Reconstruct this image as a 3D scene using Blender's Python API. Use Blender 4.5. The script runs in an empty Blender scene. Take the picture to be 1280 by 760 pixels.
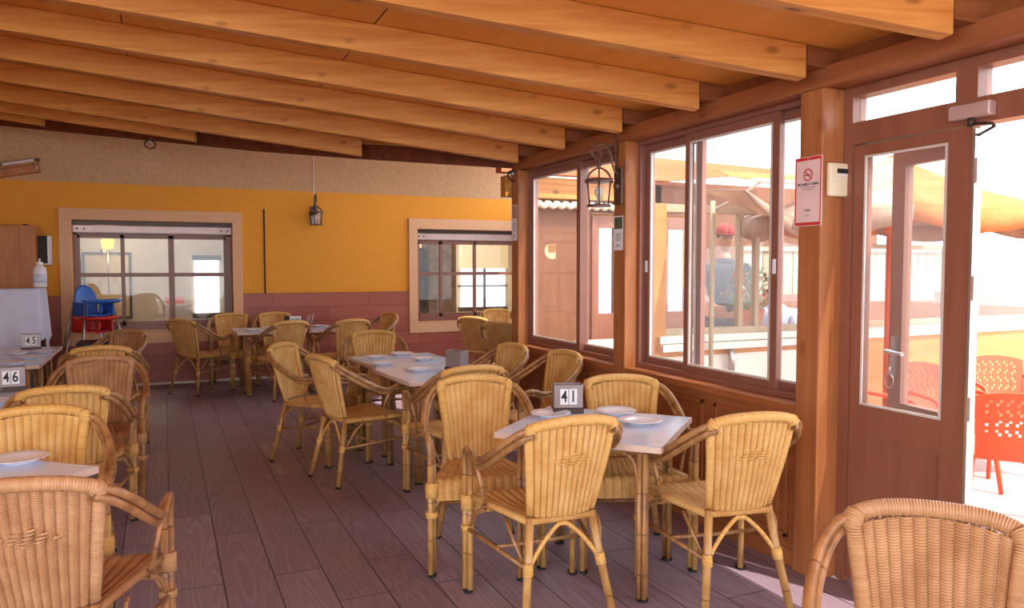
import bpy, bmesh, math, random
from mathutils import Vector, Matrix
random.seed(7)
SC = bpy.context.scene
COL = SC.collection
PI = math.pi

# ------------------------------------------------------------------ materials
def lin(h):
    h = h.lstrip('#')
    out = []
    for i in (0, 2, 4):
        v = int(h[i:i+2], 16)/255
        out.append(v/12.92 if v <= .04045 else ((v+.055)/1.055)**2.4)
    return (*out, 1)

class NT:
    def __init__(s, name):
        s.m = bpy.data.materials.new(name); s.m.use_nodes = True
        s.t = s.m.node_tree; s.t.nodes.clear()
        s.out = s.n('ShaderNodeOutputMaterial')
        s.b = s.n('ShaderNodeBsdfPrincipled')
        s.l(s.b.outputs[0], s.out.inputs[0])
    def n(s, typ, **kw):
        x = s.t.nodes.new(typ)
        for k, v in kw.items():
            if k.startswith('i_'):
                key = k[2:]
                key = int(key) if key.isdigit() else key.replace('_', ' ')
                x.inputs[key].default_value = v
            else: setattr(x, k, v)
        return x
    def l(s, a, b): s.t.links.new(a, b)
    def coord(s, kind='Object', scale=(1, 1, 1), rot=(0, 0, 0), loc=(0, 0, 0)):
        tc = s.n('ShaderNodeTexCoord'); mp = s.n('ShaderNodeMapping')
        mp.inputs['Scale'].default_value = scale; mp.inputs['Rotation'].default_value = rot
        mp.inputs['Location'].default_value = loc
        s.l(tc.outputs[kind], mp.inputs[0]); return mp.outputs[0]
    def noise(s, vec, scale=5, detail=4, rough=.55, dist=0):
        x = s.n('ShaderNodeTexNoise'); x.inputs['Scale'].default_value = scale
        x.inputs['Detail'].default_value = detail; x.inputs['Roughness'].default_value = rough
        x.inputs['Distortion'].default_value = dist
        s.l(vec, x.inputs['Vector']); return x.outputs[0]
    def ramp(s, fac, stops, interp='LINEAR'):
        x = s.n('ShaderNodeValToRGB'); r = x.color_ramp; r.interpolation = interp
        while len(r.elements) < len(stops): r.elements.new(.5)
        for e, (p, c) in zip(r.elements, stops):
            e.position = p; e.color = c if len(c) == 4 else (*c, 1)
        s.l(fac, x.inputs[0]); return x.outputs[0]
    def mix(s, fac, a, b, mode='MIX'):
        x = s.n('ShaderNodeMix', data_type='RGBA', blend_type=mode)
        for v, i in ((fac, 0), (a, 6), (b, 7)):
            if isinstance(v, (int, float)): x.inputs[i].default_value = v
            elif isinstance(v, tuple): x.inputs[i].default_value = v
            else: s.l(v, x.inputs[i])
        return x.outputs[2]
    def math(s, op, a, b=None, c=None):
        x = s.n('ShaderNodeMath', operation=op)
        for v, i in ((a, 0), (b, 1), (c, 2)):
            if v is None: continue
            if isinstance(v, (int, float)): x.inputs[i].default_value = v
            else: s.l(v, x.inputs[i])
        return x.outputs[0]
    def bump(s, h, strength=.3, dist=.01):
        x = s.n('ShaderNodeBump'); x.inputs['Strength'].default_value = strength
        x.inputs['Distance'].default_value = dist
        s.l(h, x.inputs['Height']); s.l(x.outputs[0], s.b.inputs['Normal'])
    def set(s, color=None, rough=.5, spec=.5, metal=0):
        if color is not None:
            if isinstance(color, tuple): s.b.inputs['Base Color'].default_value = color
            else: s.l(color, s.b.inputs['Base Color'])
        s.b.inputs['Roughness'].default_value = rough
        s.b.inputs['Specular IOR Level'].default_value = spec
        s.b.inputs['Metallic'].default_value = metal
        return s.m

def plain(name, h, rough=.5, spec=.4, metal=0, var=.08, scale=6):
    t = NT(name); c = lin(h)
    d = tuple(max(0, v*(1-var)) for v in c[:3])+(1,)
    u = tuple(min(1, v*(1+var)) for v in c[:3])+(1,)
    f = t.noise(t.coord(), scale, 3)
    return t.set(t.ramp(f, [(.3, d), (.7, u)]), rough, spec, metal)

def wood(name, h1, h2, axis='X', rough=.5, along=.9, across=13, knots=0.0, spec=.3, hk='#5a2c12'):
    t = NT(name)
    sc = {'X': (along, across, across), 'Y': (across, along, across), 'Z': (across, across, along)}[axis]
    f = t.noise(t.coord(scale=sc), 1.6, 6, .6, .6)
    g = t.noise(t.coord(scale=tuple(v*.35 for v in sc)), 1.1, 3, .5, .3)
    c = t.ramp(f, [(.3, lin(h1)), (.68, lin(h2))])
    c = t.mix(t.math('MULTIPLY', g, .55), c, lin(h1))
    if knots:
        ks = {'X': (3.6, 10, 7), 'Y': (10, 3.6, 7), 'Z': (10, 7, 3.6)}[axis]
        v = t.n('ShaderNodeTexVoronoi', feature='F1'); v.inputs['Scale'].default_value = 1.0
        t.l(t.coord(scale=ks), v.inputs['Vector'])
        k = t.ramp(v.outputs['Distance'], [(.06, (1, 1, 1, 1)), (.20, (0, 0, 0, 1))])
        c = t.mix(t.math('MULTIPLY', k, knots), c, lin(hk))
    t.bump(f, .12, .004)
    return t.set(c, rough, spec)

M = {}
M['rafter'] = wood('pine rafter wood', '#ba6f2c', '#eaae5c', 'X', .45, .7, 11, .85)
M['rafter_stub'] = wood('brown stained timber', '#7d4624', '#9c5e34', 'X', .5, .8, 12, .3)
M['ceiling'] = wood('ceiling board wood', '#d58a3a', '#e6a04c', 'Y', .55, .4, 3, 0)
M['beam'] = wood('reddish beam wood', '#8c502e', '#aa6a40', 'Y', .5, .8, 14, .5)
M['post'] = wood('post wood', '#985832', '#bf7c4a', 'Z', .42, .8, 13, .6)
M['panel_wood'] = wood('panel wood', '#995731', '#b87242', 'Y', .4, .7, 10, .2)
M['dark_board'] = wood('dark brown board', '#5b2a16', '#864627', 'X', .6, .7, 11, .5)
M['pvc_brown'] = plain('brown window frame', '#8a5848', .35, .5, 0, .06)
M['pvc_light'] = plain('grey white window bead', '#cfc4bb', .35, .5)
M['door_brown'] = wood('door brown', '#84503a', '#96604a', 'Z', .35, .6, 9, 0, .5)
M['aluminium'] = plain('pale aluminium', '#c4a8a0', .35, .6, .3)
M['steel'] = plain('steel', '#b5b2b0', .3, .6, .8)
M['dark_metal'] = plain('dark bronze metal', '#4a3a33', .4, .5, .5)
M['bronze'] = plain('lantern bronze', '#6d5347', .38, .6, .5)
M['white'] = plain('white', '#ece8ea', .45, .4, 0, .03)
M['cream'] = plain('cream', '#e8dcb8', .5, .4, 0, .03)
M['black'] = plain('black plastic', '#1d1b1c', .4)
M['darkgap'] = plain('dark interior', '#352824', .7)
M['number_dark'] = plain('dark digits', '#1e1d2a', .6)
M['red_print'] = plain('red print', '#c8362e', .6)
M['sign_paper'] = plain('sign paper', '#e9c9c2', .5)
M['blue_plastic'] = plain('blue plastic', '#2f62b8', .35)
M['red_plastic'] = plain('red plastic', '#d62f25', .35)
M['orange_plastic'] = plain('orange red plastic', '#e8542e', .4)
M['cloth'] = plain('white cloth', '#d6d8ea', .9, .1, 0, .05)
M['tabletop'] = plain('tabletop white', '#d9e4f8', .16, .6, 0, .03)
M['table_edge'] = plain('tabletop edge', '#d8b9a8', .4)
M['plate'] = plain('plate china', '#ebe7ef', .12, .6, 0, .02)
M['cabinet'] = wood('cabinet wood', '#a8602c', '#cb8344', 'Z', .4, 1, 6, 0)
M['skin'] = plain('skin', '#c98f6f', .5)
M['skin_face'] = M['skin']
M['shirt_dark'] = plain('dark shirt', '#3c3540', .8)
M['shirt_blue'] = plain('pale blue shirt', '#b9c4dd', .8)
M['trousers'] = plain('trousers', '#3a3a44', .8)
M['cap_red'] = plain('cap red', '#8f2c24', .7)
M['hair_dark'] = plain('dark hair', '#2a1d18', .7)
M['leaf'] = plain('leaf green', '#5f8a35', .6, .3, 0, .35, 30)
M['flower_red'] = plain('red flowers', '#d8452f', .6, .3, 0, .2, 30)
M['flower_orange'] = plain('orange flowers', '#e07a2c', .6, .3, 0, .25, 40)
M['awning_orange'] = plain('orange awning fabric', '#e08a3c', .8, .1)
M['roof_orange'] = wood('orange timber fascia', '#c8663a', '#d97f4e', 'X', .5, .6, 9)
M['opp_wood'] = wood('honey plywood', '#b37844', '#c99257', 'X', .5, .7, 7, .3)
M['opp_white'] = plain('white painted boards', '#e6dccd', .6)
M['fence'] = wood('pale fence board', '#a8957c', '#bfa98a', 'Z', .6, .8, 10)
M['wing_wood'] = wood('wing wood', '#74452c', '#8d5a3a', 'Z', .5, .8, 10, .3)
M['patio'] = plain('patio concrete', '#a5918c', .8, .2, 0, .08, 3)
M['cream_wall'] = plain('cream interior wall', '#cfc2ac', .8, .2)
M['pole_orange'] = plain('orange parasol pole', '#d8633c', .45)

def m_bamboo(name, h1, h2, hn):
    t = NT(name)
    tc = t.n('ShaderNodeTexCoord'); sp = t.n('ShaderNodeSeparateXYZ'); t.l(tc.outputs['UV'], sp.inputs[0])
    f = t.noise(t.coord(scale=(6, 6, 3)), 2.5, 4)
    st = t.noise(t.coord('UV', scale=(22, 5, 1)), 3, 3)
    c = t.ramp(f, [(.35, lin(h1)), (.65, lin(h2))])
    c = t.mix(t.math('MULTIPLY', t.ramp(st, [(.5, (0, 0, 0)), (.75, (1, 1, 1))]), .35), c, lin(hn))
    fr = t.math('FRACT', t.math('MULTIPLY', sp.outputs[1], 5.3))
    ring = t.math('LESS_THAN', fr, .03)
    c = t.mix(t.math('MULTIPLY', ring, .75), c, lin(hn))
    return t.set(c, .32, .5)
def m_wrap(name, h1, h2):
    t = NT(name)
    tc = t.n('ShaderNodeTexCoord'); sp = t.n('ShaderNodeSeparateXYZ'); t.l(tc.outputs['UV'], sp.inputs[0])
    s = t.math('SINE', t.math('MULTIPLY', sp.outputs[1], 2*PI/.0075))
    f = t.noise(t.coord(), 9, 4)
    n1 = t.noise(t.coord('UV', scale=(.4, 60, 1)), 1, 2)
    c = t.ramp(t.mix(.5, f, n1), [(.35, lin(h1)), (.65, lin(h2))])
    t.bump(s, .45, .003)
    return t.set(c, .42, .45)
def m_weave(name, h1, h2, hd, ribs, strand=.0072, hole=.30):
    # UV: x = 0..1 across, y = metres along the ribs
    t = NT(name)
    tc = t.n('ShaderNodeTexCoord'); sp = t.n('ShaderNodeSeparateXYZ'); t.l(tc.outputs['UV'], sp.inputs[0])
    u = t.math('MULTIPLY', sp.outputs[0], ribs)
    par = t.math('FLOOR', t.math('MULTIPLY', t.math('FRACT', t.math('MULTIPLY', u, .5)), 2))
    v = t.math('ADD', t.math('DIVIDE', sp.outputs[1], strand), t.math('MULTIPLY', par, .5))
    fv = t.math('FRACT', v); fu = t.math('FRACT', u)
    sv = t.math('SINE', t.math('MULTIPLY', fv, PI))        # 0 at strand edge, 1 in the middle
    su = t.math('ABSOLUTE', t.math('SUBTRACT', fu, .5))    # .5 at gap between ribs
    f = t.noise(t.coord(), 8, 4)
    c = t.ramp(f, [(.35, lin(h1)), (.65, lin(h2))])
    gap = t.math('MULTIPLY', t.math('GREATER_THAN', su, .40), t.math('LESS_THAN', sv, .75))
    c = t.mix(t.math('MULTIPLY', gap, .75), c, lin(hd))  # dark weave gaps, with crevice shade painted into the colour
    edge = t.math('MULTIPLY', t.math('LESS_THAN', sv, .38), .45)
    c = t.mix(edge, c, lin(hd))  # strand edges darkened too, as painted crevice shade
    t.bump(sv, .5, .003)
    t.set(c, .5, .35)
    if hole:
        hm = t.math('MULTIPLY', t.math('GREATER_THAN', su, .43), t.math('LESS_THAN', sv, hole))
        tr = t.n('ShaderNodeBsdfTransparent'); mx = t.n('ShaderNodeMixShader')
        t.l(hm, mx.inputs[0]); t.l(t.b.outputs[0], mx.inputs[1]); t.l(tr.outputs[0], mx.inputs[2])
        t.l(mx.outputs[0], t.out.inputs[0])
    return t.m
M['bamboo'] = m_bamboo('bamboo cane honey', '#8a5c37', '#b98753', '#4a2a18')
M['bamboo_light'] = m_bamboo('bamboo cane light', '#a3733f', '#cb9a5c', '#5f3a1c')
M['wrap'] = m_wrap('wrapped cane honey', '#d39a4c', '#e9b66b')
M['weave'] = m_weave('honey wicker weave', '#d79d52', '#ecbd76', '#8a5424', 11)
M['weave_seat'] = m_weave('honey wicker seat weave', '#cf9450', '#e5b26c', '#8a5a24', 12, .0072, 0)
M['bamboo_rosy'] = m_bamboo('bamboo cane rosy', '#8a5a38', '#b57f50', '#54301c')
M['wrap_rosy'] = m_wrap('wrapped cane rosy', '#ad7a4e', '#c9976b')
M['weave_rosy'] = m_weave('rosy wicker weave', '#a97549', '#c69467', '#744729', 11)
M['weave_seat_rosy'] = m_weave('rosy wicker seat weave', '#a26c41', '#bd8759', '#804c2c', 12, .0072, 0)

def m_glass(haze_veil=.022, name='window glass with haze veil'):
    t = NT(name)
    fr = t.n('ShaderNodeFresnel'); ge = t.n('ShaderNodeNewGeometry')
    t.l(t.math('MULTIPLY_ADD', ge.outputs['Backfacing'], 1/1.45-1.45, 1.45), fr.inputs[0])   # same reflectance from either side
    tr = t.n('ShaderNodeBsdfTransparent'); tr.inputs[0].default_value = (.96, .97, .97, 1)
    gl = t.n('ShaderNodeBsdfGlossy'); gl.inputs['Roughness'].default_value = .01
    mx = t.n('ShaderNodeMixShader')
    t.l(fr.outputs[0], mx.inputs[0]); t.l(tr.outputs[0], mx.inputs[1]); t.l(gl.outputs[0], mx.inputs[2])
    df = t.n('ShaderNodeBsdfTranslucent'); df.inputs[0].default_value = (1, .98, .97, 1); d2 = t.n('ShaderNodeBsdfDiffuse'); d2.inputs[0].default_value = (1, .98, .97, 1)
    m1 = t.n('ShaderNodeMixShader'); m1.inputs[0].default_value = .5; t.l(d2.outputs[0], m1.inputs[1]); t.l(df.outputs[0], m1.inputs[2])
    m2 = t.n('ShaderNodeMixShader'); m2.inputs[0].default_value = haze_veil; t.l(mx.outputs[0], m2.inputs[1]); t.l(m1.outputs[0], m2.inputs[2])  # whitish veil mixed in to imitate bright haze on the panes
    t.l(m2.outputs[0], t.out.inputs[0]); t.t.nodes.remove(t.b)
    return t.m
M['clean_glass'] = m_glass(.01, 'clear glass')
M['glass'] = m_glass()
def m_emit(name, h, s):
    t = NT(name); e = t.n('ShaderNodeEmission'); e.inputs[0].default_value = lin(h); e.inputs[1].default_value = s
    t.l(e.outputs[0], t.out.inputs[0]); t.t.nodes.remove(t.b); return t.m
M['lit_window'] = m_emit('daylight in far window', '#f4f8ff', 1.6)
M['lit_shade'] = m_emit('glowing lamp shade', '#ffc04a', 1.3)
M['bulb'] = plain('bulb glass', '#efe6d8', .2)

def m_floor():
    t = NT('stamped wood plank floor')
    br = t.n('ShaderNodeTexBrick', offset=.37, offset_frequency=2)
    br.inputs['Scale'].default_value = 1; br.inputs['Mortar Size'].default_value = .0045
    br.inputs['Mortar Smooth'].default_value = .3; br.inputs['Bias'].default_value = 0
    br.inputs['Brick Width'].default_value = 1.15; br.inputs['Row Height'].default_value = .235
    br.inputs['Color1'].default_value = (0, 0, 0, 1); br.inputs['Color2'].default_value = (1, 1, 1, 1)
    br.inputs['Mortar'].default_value = (.5, .5, .5, 1)
    co = t.coord(rot=(0, 0, PI/2)); t.l(co, br.inputs['Vector'])
    # cathedral grain: rings of a slow noise stretched along the plank, shifted per plank
    tc = t.n('ShaderNodeTexCoord'); sh = t.n('ShaderNodeVectorMath', operation='MULTIPLY_ADD')
    t.l(br.outputs['Color'], sh.inputs[0]); sh.inputs[1].default_value = (3.1, 7.3, 0); t.l(tc.outputs['Object'], sh.inputs[2])
    mp = t.n('ShaderNodeMapping'); mp.inputs['Scale'].default_value = (7.5, .42, 1); t.l(sh.outputs[0], mp.inputs[0])
    n1 = t.noise(mp.outputs[0], 1.0, 1.2, .35, .1)
    ring = t.math('SINE', t.math('MULTIPLY', n1, 120))
    fine = t.noise(t.coord(scale=(40, 3, 1)), 1.5, 4)
    stain = t.noise(t.coord(scale=(1, 1, 1)), 1.1, 5, .6, .4)
    base = t.ramp(br.outputs['Color'], [(0, lin('#8d7683')), (1, lin('#a28b98'))])
    g = t.ramp(ring, [(.15, (1, 1, 1)), (.62, (0, 0, 0))])
    base = t.mix(t.math('MULTIPLY', g, .27), base, lin('#4c3f47'))
    base = t.mix(t.math('MULTIPLY', t.ramp(fine, [(.45, (0, 0, 0)), (.75, (1, 1, 1))]), .35), base, lin('#a4949e'))
    base = t.mix(t.math('MULTIPLY', t.ramp(stain, [(.48, (0, 0, 0)), (.75, (1, 1, 1))]), .5), base, lin('#98786c'))
    base = t.mix(br.outputs['Fac'], base, lin('#443a42'))
    h = t.math('SUBTRACT', t.math('MULTIPLY', ring, .25), t.math('MULTIPLY', br.outputs['Fac'], 1.5))
    t.bump(h, .35, .004)
    return t.set(base, .42, .5)
M['floor'] = m_floor()
def m_stone(name, h1, h2, scale, rough=.85, b=.25):
    t = NT(name); f = t.noise(t.coord(), scale, 6, .75); g = t.noise(t.coord(), scale*.07, 3)
    c = t.ramp(f, [(.3, lin(h1)), (.7, lin(h2))]); c = t.mix(t.math('MULTIPLY', g, .35), c, lin(h1))
    t.bump(f, b, .006); return t.set(c, rough, .2)
M['concrete'] = m_stone('rough plaster band', '#b58a62', '#dcb48a', 45)
M['stone'] = m_stone('peach stone surround', '#dba67c', '#ecbd94', 60, .7, .08)
M['yellow'] = m_stone('ochre yellow paint', '#e5982e', '#ea9f38', 8, .6, .03)
M['rubble'] = m_stone('rubble stone', '#6e5f4a', '#b5a17f', 7, .9, .8)
def m_wains():
    t = NT('reddish wainscot boards')
    br = t.n('ShaderNodeTexBrick', offset=.43)
    br.inputs['Scale'].default_value = 1; br.inputs['Mortar Size'].default_value = .003
    br.inputs['Brick Width'].default_value = 1.35; br.inputs['Row Height'].default_value = .195
    br.inputs['Color1'].default_value = lin('#a35648'); br.inputs['Color2'].default_value = lin('#bb6a54'); br.inputs['Mortar'].default_value = lin('#5b2c26')
    t.l(t.coord(rot=(-PI/2, 0, 0)), br.inputs['Vector'])
    f = t.noise(t.coord(scale=(1, 1, 16)), 2, 5)
    return t.set(t.mix(t.math('MULTIPLY', f, .5), br.outputs['Color'], lin('#8d473c')), .4, .45)
M['wainscot'] = m_wains()
def m_canopy(name, h1, h2):
    t = NT(name); f = t.noise(t.coord(), 5, 6, .7)
    c = t.ramp(f, [(.35, lin(h1)), (.65, lin(h2))]); t.set(c, .9, .1)
    tl = t.n('ShaderNodeBsdfTranslucent'); t.l(c, tl.inputs[0]); mx = t.n('ShaderNodeMixShader'); mx.inputs[0].default_value = .4
    t.l(t.b.outputs[0], mx.inputs[1]); t.l(tl.outputs[0], mx.inputs[2]); t.l(mx.outputs[0], t.out.inputs[0]); return t.m
M['canopy_cream'] = m_canopy('cream canopy fabric', '#b3917a', '#d2b8a2')
M['canopy_orange'] = m_canopy('orange canopy fabric', '#d9804a', '#e39a62')

# ------------------------------------------------------------------ mesh builder
class MB:
    def __init__(s): s.v = []; s.f = []; s.uv = []; s.mi = []; s.sm = []; s.cur = 0
    def face(s, idx, uv=None, smooth=False):
        s.f.append(tuple(idx)); s.uv.append(uv or [(0, 0)]*len(idx)); s.mi.append(s.cur); s.sm.append(smooth)
    def box(s, a, b, rot=None, at=None):
        x0, x1 = sorted((a[0], b[0])); y0, y1 = sorted((a[1], b[1])); z0, z1 = sorted((a[2], b[2]))
        p = [Vector(q) for q in ((x0,y0,z0),(x1,y0,z0),(x1,y1,z0),(x0,y1,z0),(x0,y0,z1),(x1,y0,z1),(x1,y1,z1),(x0,y1,z1))]
        if rot is not None: p = [rot @ q for q in p]
        if at is not None: p = [q+Vector(at) for q in p]
        k = len(s.v); s.v += p
        for f in ((0,3,2,1),(4,5,6,7),(0,1,5,4),(1,2,6,5),(2,3,7,6),(3,0,4,7)): s.face([k+i for i in f])
        return s
    def prism(s, poly, z0, z1, mtx=None):
        n = len(poly); k = len(s.v)
        p = [Vector((x, y, z0)) for x, y in poly]+[Vector((x, y, z1)) for x, y in poly]
        if mtx is not None: p = [mtx @ q for q in p]
        s.v += p
        s.face([k+i for i in range(n)][::-1]); s.face([k+n+i for i in range(n)])
        for i in range(n): j = (i+1) % n; s.face([k+i, k+j, k+n+j, k+n+i])
        return s
    def tube(s, pts, r, n=8, closed=False, sub=0, flat=1.0):
        pts = [Vector(p) for p in pts]
        rs = list(r) if isinstance(r, (list, tuple)) else [r]*len(pts)
        if sub: pts, rs = smooth_path(pts, rs, sub, closed)
        m = len(pts); k0 = len(s.v); L = 0; up = None; Ls = []
        for i, p in enumerate(pts):
            a = pts[i-1] if (i or closed) else p; b = pts[(i+1) % m] if (i < m-1 or closed) else p
            d = (b-a).normalized() if (b-a).length > 1e-9 else Vector((0, 0, 1))
            if up is None:
                up = Vector((0, 0, 1)) if abs(d.z) < .9 else Vector((0, 1, 0))
            u = (up-d*up.dot(d)).normalized(); up = u; w = d.cross(u)
            if i: L += (p-pts[i-1]).length
            Ls.append(L)
            for j in range(n):
                t = 2*PI*j/n; s.v.append(p+(w*math.cos(t)+u*math.sin(t)*flat)*rs[i])
        for i in range(m if closed else m-1):
            i2 = (i+1) % m; l2 = Ls[i2] if i2 else L+.01
            for j in range(n):
                j2 = (j+1) % n
                s.face([k0+i*n+j, k0+i*n+j2, k0+i2*n+j2, k0+i2*n+j],
                       [(j/n, Ls[i]), ((j+1)/n, Ls[i]), ((j+1)/n, l2), (j/n, l2)], True)
        if not closed:
            s.face([k0+j for j in range(n)][::-1]); s.face([k0+(m-1)*n+j for j in range(n)])
        return s
    def lathe(s, prof, n=24, c=(0, 0, 0)):
        k = len(s.v); m = len(prof)
        for r, z in prof:
            for j in range(n):
                t = 2*PI*j/n; s.v.append(Vector((c[0]+r*math.cos(t), c[1]+r*math.sin(t), c[2]+z)))
        for i in range(m-1):
            for j in range(n):
                j2 = (j+1) % n; s.face([k+i*n+j, k+i*n+j2, k+(i+1)*n+j2, k+(i+1)*n+j], None, True)
        s.face([k+j for j in range(n)][::-1]); s.face([k+(m-1)*n+j for j in range(n)])
        return s
    def grid(s, fn, nu, nv, uvfn=None, skip=None, smooth=True):
        k = len(s.v)
        for j in range(nv+1):
            for i in range(nu+1): s.v.append(Vector(fn(i/nu, j/nv)))
        for j in range(nv):
            for i in range(nu):
                if skip and skip(i, j): continue
                q = [(i, j), (i+1, j), (i+1, j+1), (i, j+1)]
                s.face([k+b*(nu+1)+a for a, b in q], [uvfn(a/nu, b/nv) if uvfn else (a/nu, b/nv) for a, b in q], smooth)
        return s
    def sphere(s, c, r, n=12, m=8, sc=(1, 1, 1)):
        prof = []
        k = len(s.v)
        for i in range(1, m):
            a = PI*i/m
            for j in range(n):
                t = 2*PI*j/n
                s.v.append(Vector((c[0]+r*sc[0]*math.sin(a)*math.cos(t), c[1]+r*sc[1]*math.sin(a)*math.sin(t), c[2]-r*sc[2]*math.cos(a))))
        b = len(s.v); s.v.append(Vector((c[0], c[1], c[2]-r*sc[2]))); s.v.append(Vector((c[0], c[1], c[2]+r*sc[2])))
        for i in range(m-2):
            for j in range(n):
                j2 = (j+1) % n; s.face([k+i*n+j, k+i*n+j2, k+(i+1)*n+j2, k+(i+1)*n+j], None, True)
        for j in range(n):
            j2 = (j+1) % n
            s.face([b, k+j2, k+j], None, True); s.face([b+1, k+(m-2)*n+j, k+(m-2)*n+j2], None, True)
        return s
    def build(s, name, mats, parent=None, bevel=0, solid=0, loc=None, mtx=None):
        me = bpy.data.meshes.new(name); me.from_pydata([tuple(v) for v in s.v], [], s.f)
        if not isinstance(mats, (list, tuple)): mats = [mats]
        for m in mats: me.materials.append(m)
        uvl = me.uv_layers.new(name='UVMap')
        flat = [c for u in s.uv for q in u for c in q]; uvl.data.foreach_set('uv', flat)
        me.polygons.foreach_set('use_smooth', s.sm); me.polygons.foreach_set('material_index', s.mi)
        me.update()
        o = bpy.data.objects.new(name, me); COL.objects.link(o)
        if parent: o.parent = parent
        if loc: o.location = loc
        if mtx is not None: o.matrix_local = mtx
        if solid:
            q = o.modifiers.new('thick', 'SOLIDIFY'); q.thickness = solid; q.offset = 0
        if bevel:
            q = o.modifiers.new('bevel', 'BEVEL'); q.width = bevel; q.segments = 2; q.limit_method = 'ANGLE'
        return o

def smooth_path(pts, rs, sub, closed=False):
    out = []; ro = []; n = len(pts)
    for i in range(n if closed else n-1):
        g = (lambda k: k % n) if closed else (lambda k: max(0, min(n-1, k)))
        p0, p1, p2, p3 = (pts[g(i+k)] for k in (-1, 0, 1, 2)); r1, r2 = rs[g(i)], rs[g(i+1)]
        for k in range(sub):
            t = k/sub
            out.append(.5*((2*p1)+(p2-p0)*t+(2*p0-5*p1+4*p2-p3)*t*t+(3*p1-p0-3*p2+p3)*t**3)); ro.append(r1+(r2-r1)*t)
    if not closed: out.append(pts[-1]); ro.append(rs[-1])
    return out, ro

def tag(o, label=None, cat=None, group=None, kind=None):
    if label: o['label'] = label
    if cat: o['category'] = cat
    if group: o['group'] = group
    if kind: o['kind'] = kind
    return o
def thing(name, label, cat, loc=(0, 0, 0), rotz=0, group=None):
    o = bpy.data.objects.new(name, None); COL.objects.link(o); o.empty_display_size = .1
    o.location = loc; o.rotation_euler = (0, 0, rotz)
    return tag(o, label, cat, group)
def struct(o, label=None, cat=None): o['kind'] = 'structure'; return tag(o, label, cat)
def sroot(name, label=None, cat=None, loc=(0, 0, 0)):
    o = bpy.data.objects.new(name, None); COL.objects.link(o); o.empty_display_size = .1; o.location = loc
    return struct(o, label, cat)
def copy_tree(o, parent=None):
    c = o.copy(); COL.objects.link(c)
    if parent: c.parent = parent
    for ch in list(o.children): copy_tree(ch, c)
    return c
def text_mesh(name, body, size, mat, parent, mtx, extrude=.0006, align='CENTER', bold=0):
    cu = bpy.data.curves.new('t', 'FONT'); cu.body = body; cu.size = size; cu.extrude = extrude; cu.offset = bold
    cu.align_x = align; cu.align_y = 'CENTER'
    ob = bpy.data.objects.new('t', cu); COL.objects.link(ob); bpy.context.view_layer.update()
    me = bpy.data.meshes.new_from_object(ob.evaluated_get(bpy.context.evaluated_depsgraph_get()))
    bpy.data.objects.remove(ob); me.materials.clear(); me.materials.append(mat)
    o = bpy.data.objects.new(name, me); COL.objects.link(o)
    if parent: o.parent = parent
    o.matrix_local = mtx; return o
RX = lambda a: Matrix.Rotation(a, 4, 'X')
RY = lambda a: Matrix.Rotation(a, 4, 'Y')
RZ = lambda a: Matrix.Rotation(a, 4, 'Z')
T = lambda x, y, z: Matrix.Translation((x, y, z))

# ------------------------------------------------------------------ wicker armchair
RIBS = 11
def inset_path(pts, d):
    # parallel path inside the bend of an arm that runs in a roughly vertical plane
    out = []
    n = len(pts)
    for i, p in enumerate(pts):
        a = pts[max(0, i-1)]; b = pts[min(n-1, i+1)]
        t = (b-a).normalized()
        nn = Vector((1, 0, 0)).cross(t)
        if nn.length < .2: nn = Vector((0, 0, 1)).cross(t)
        out.append(p+nn.normalized()*d)
    return out

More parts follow.
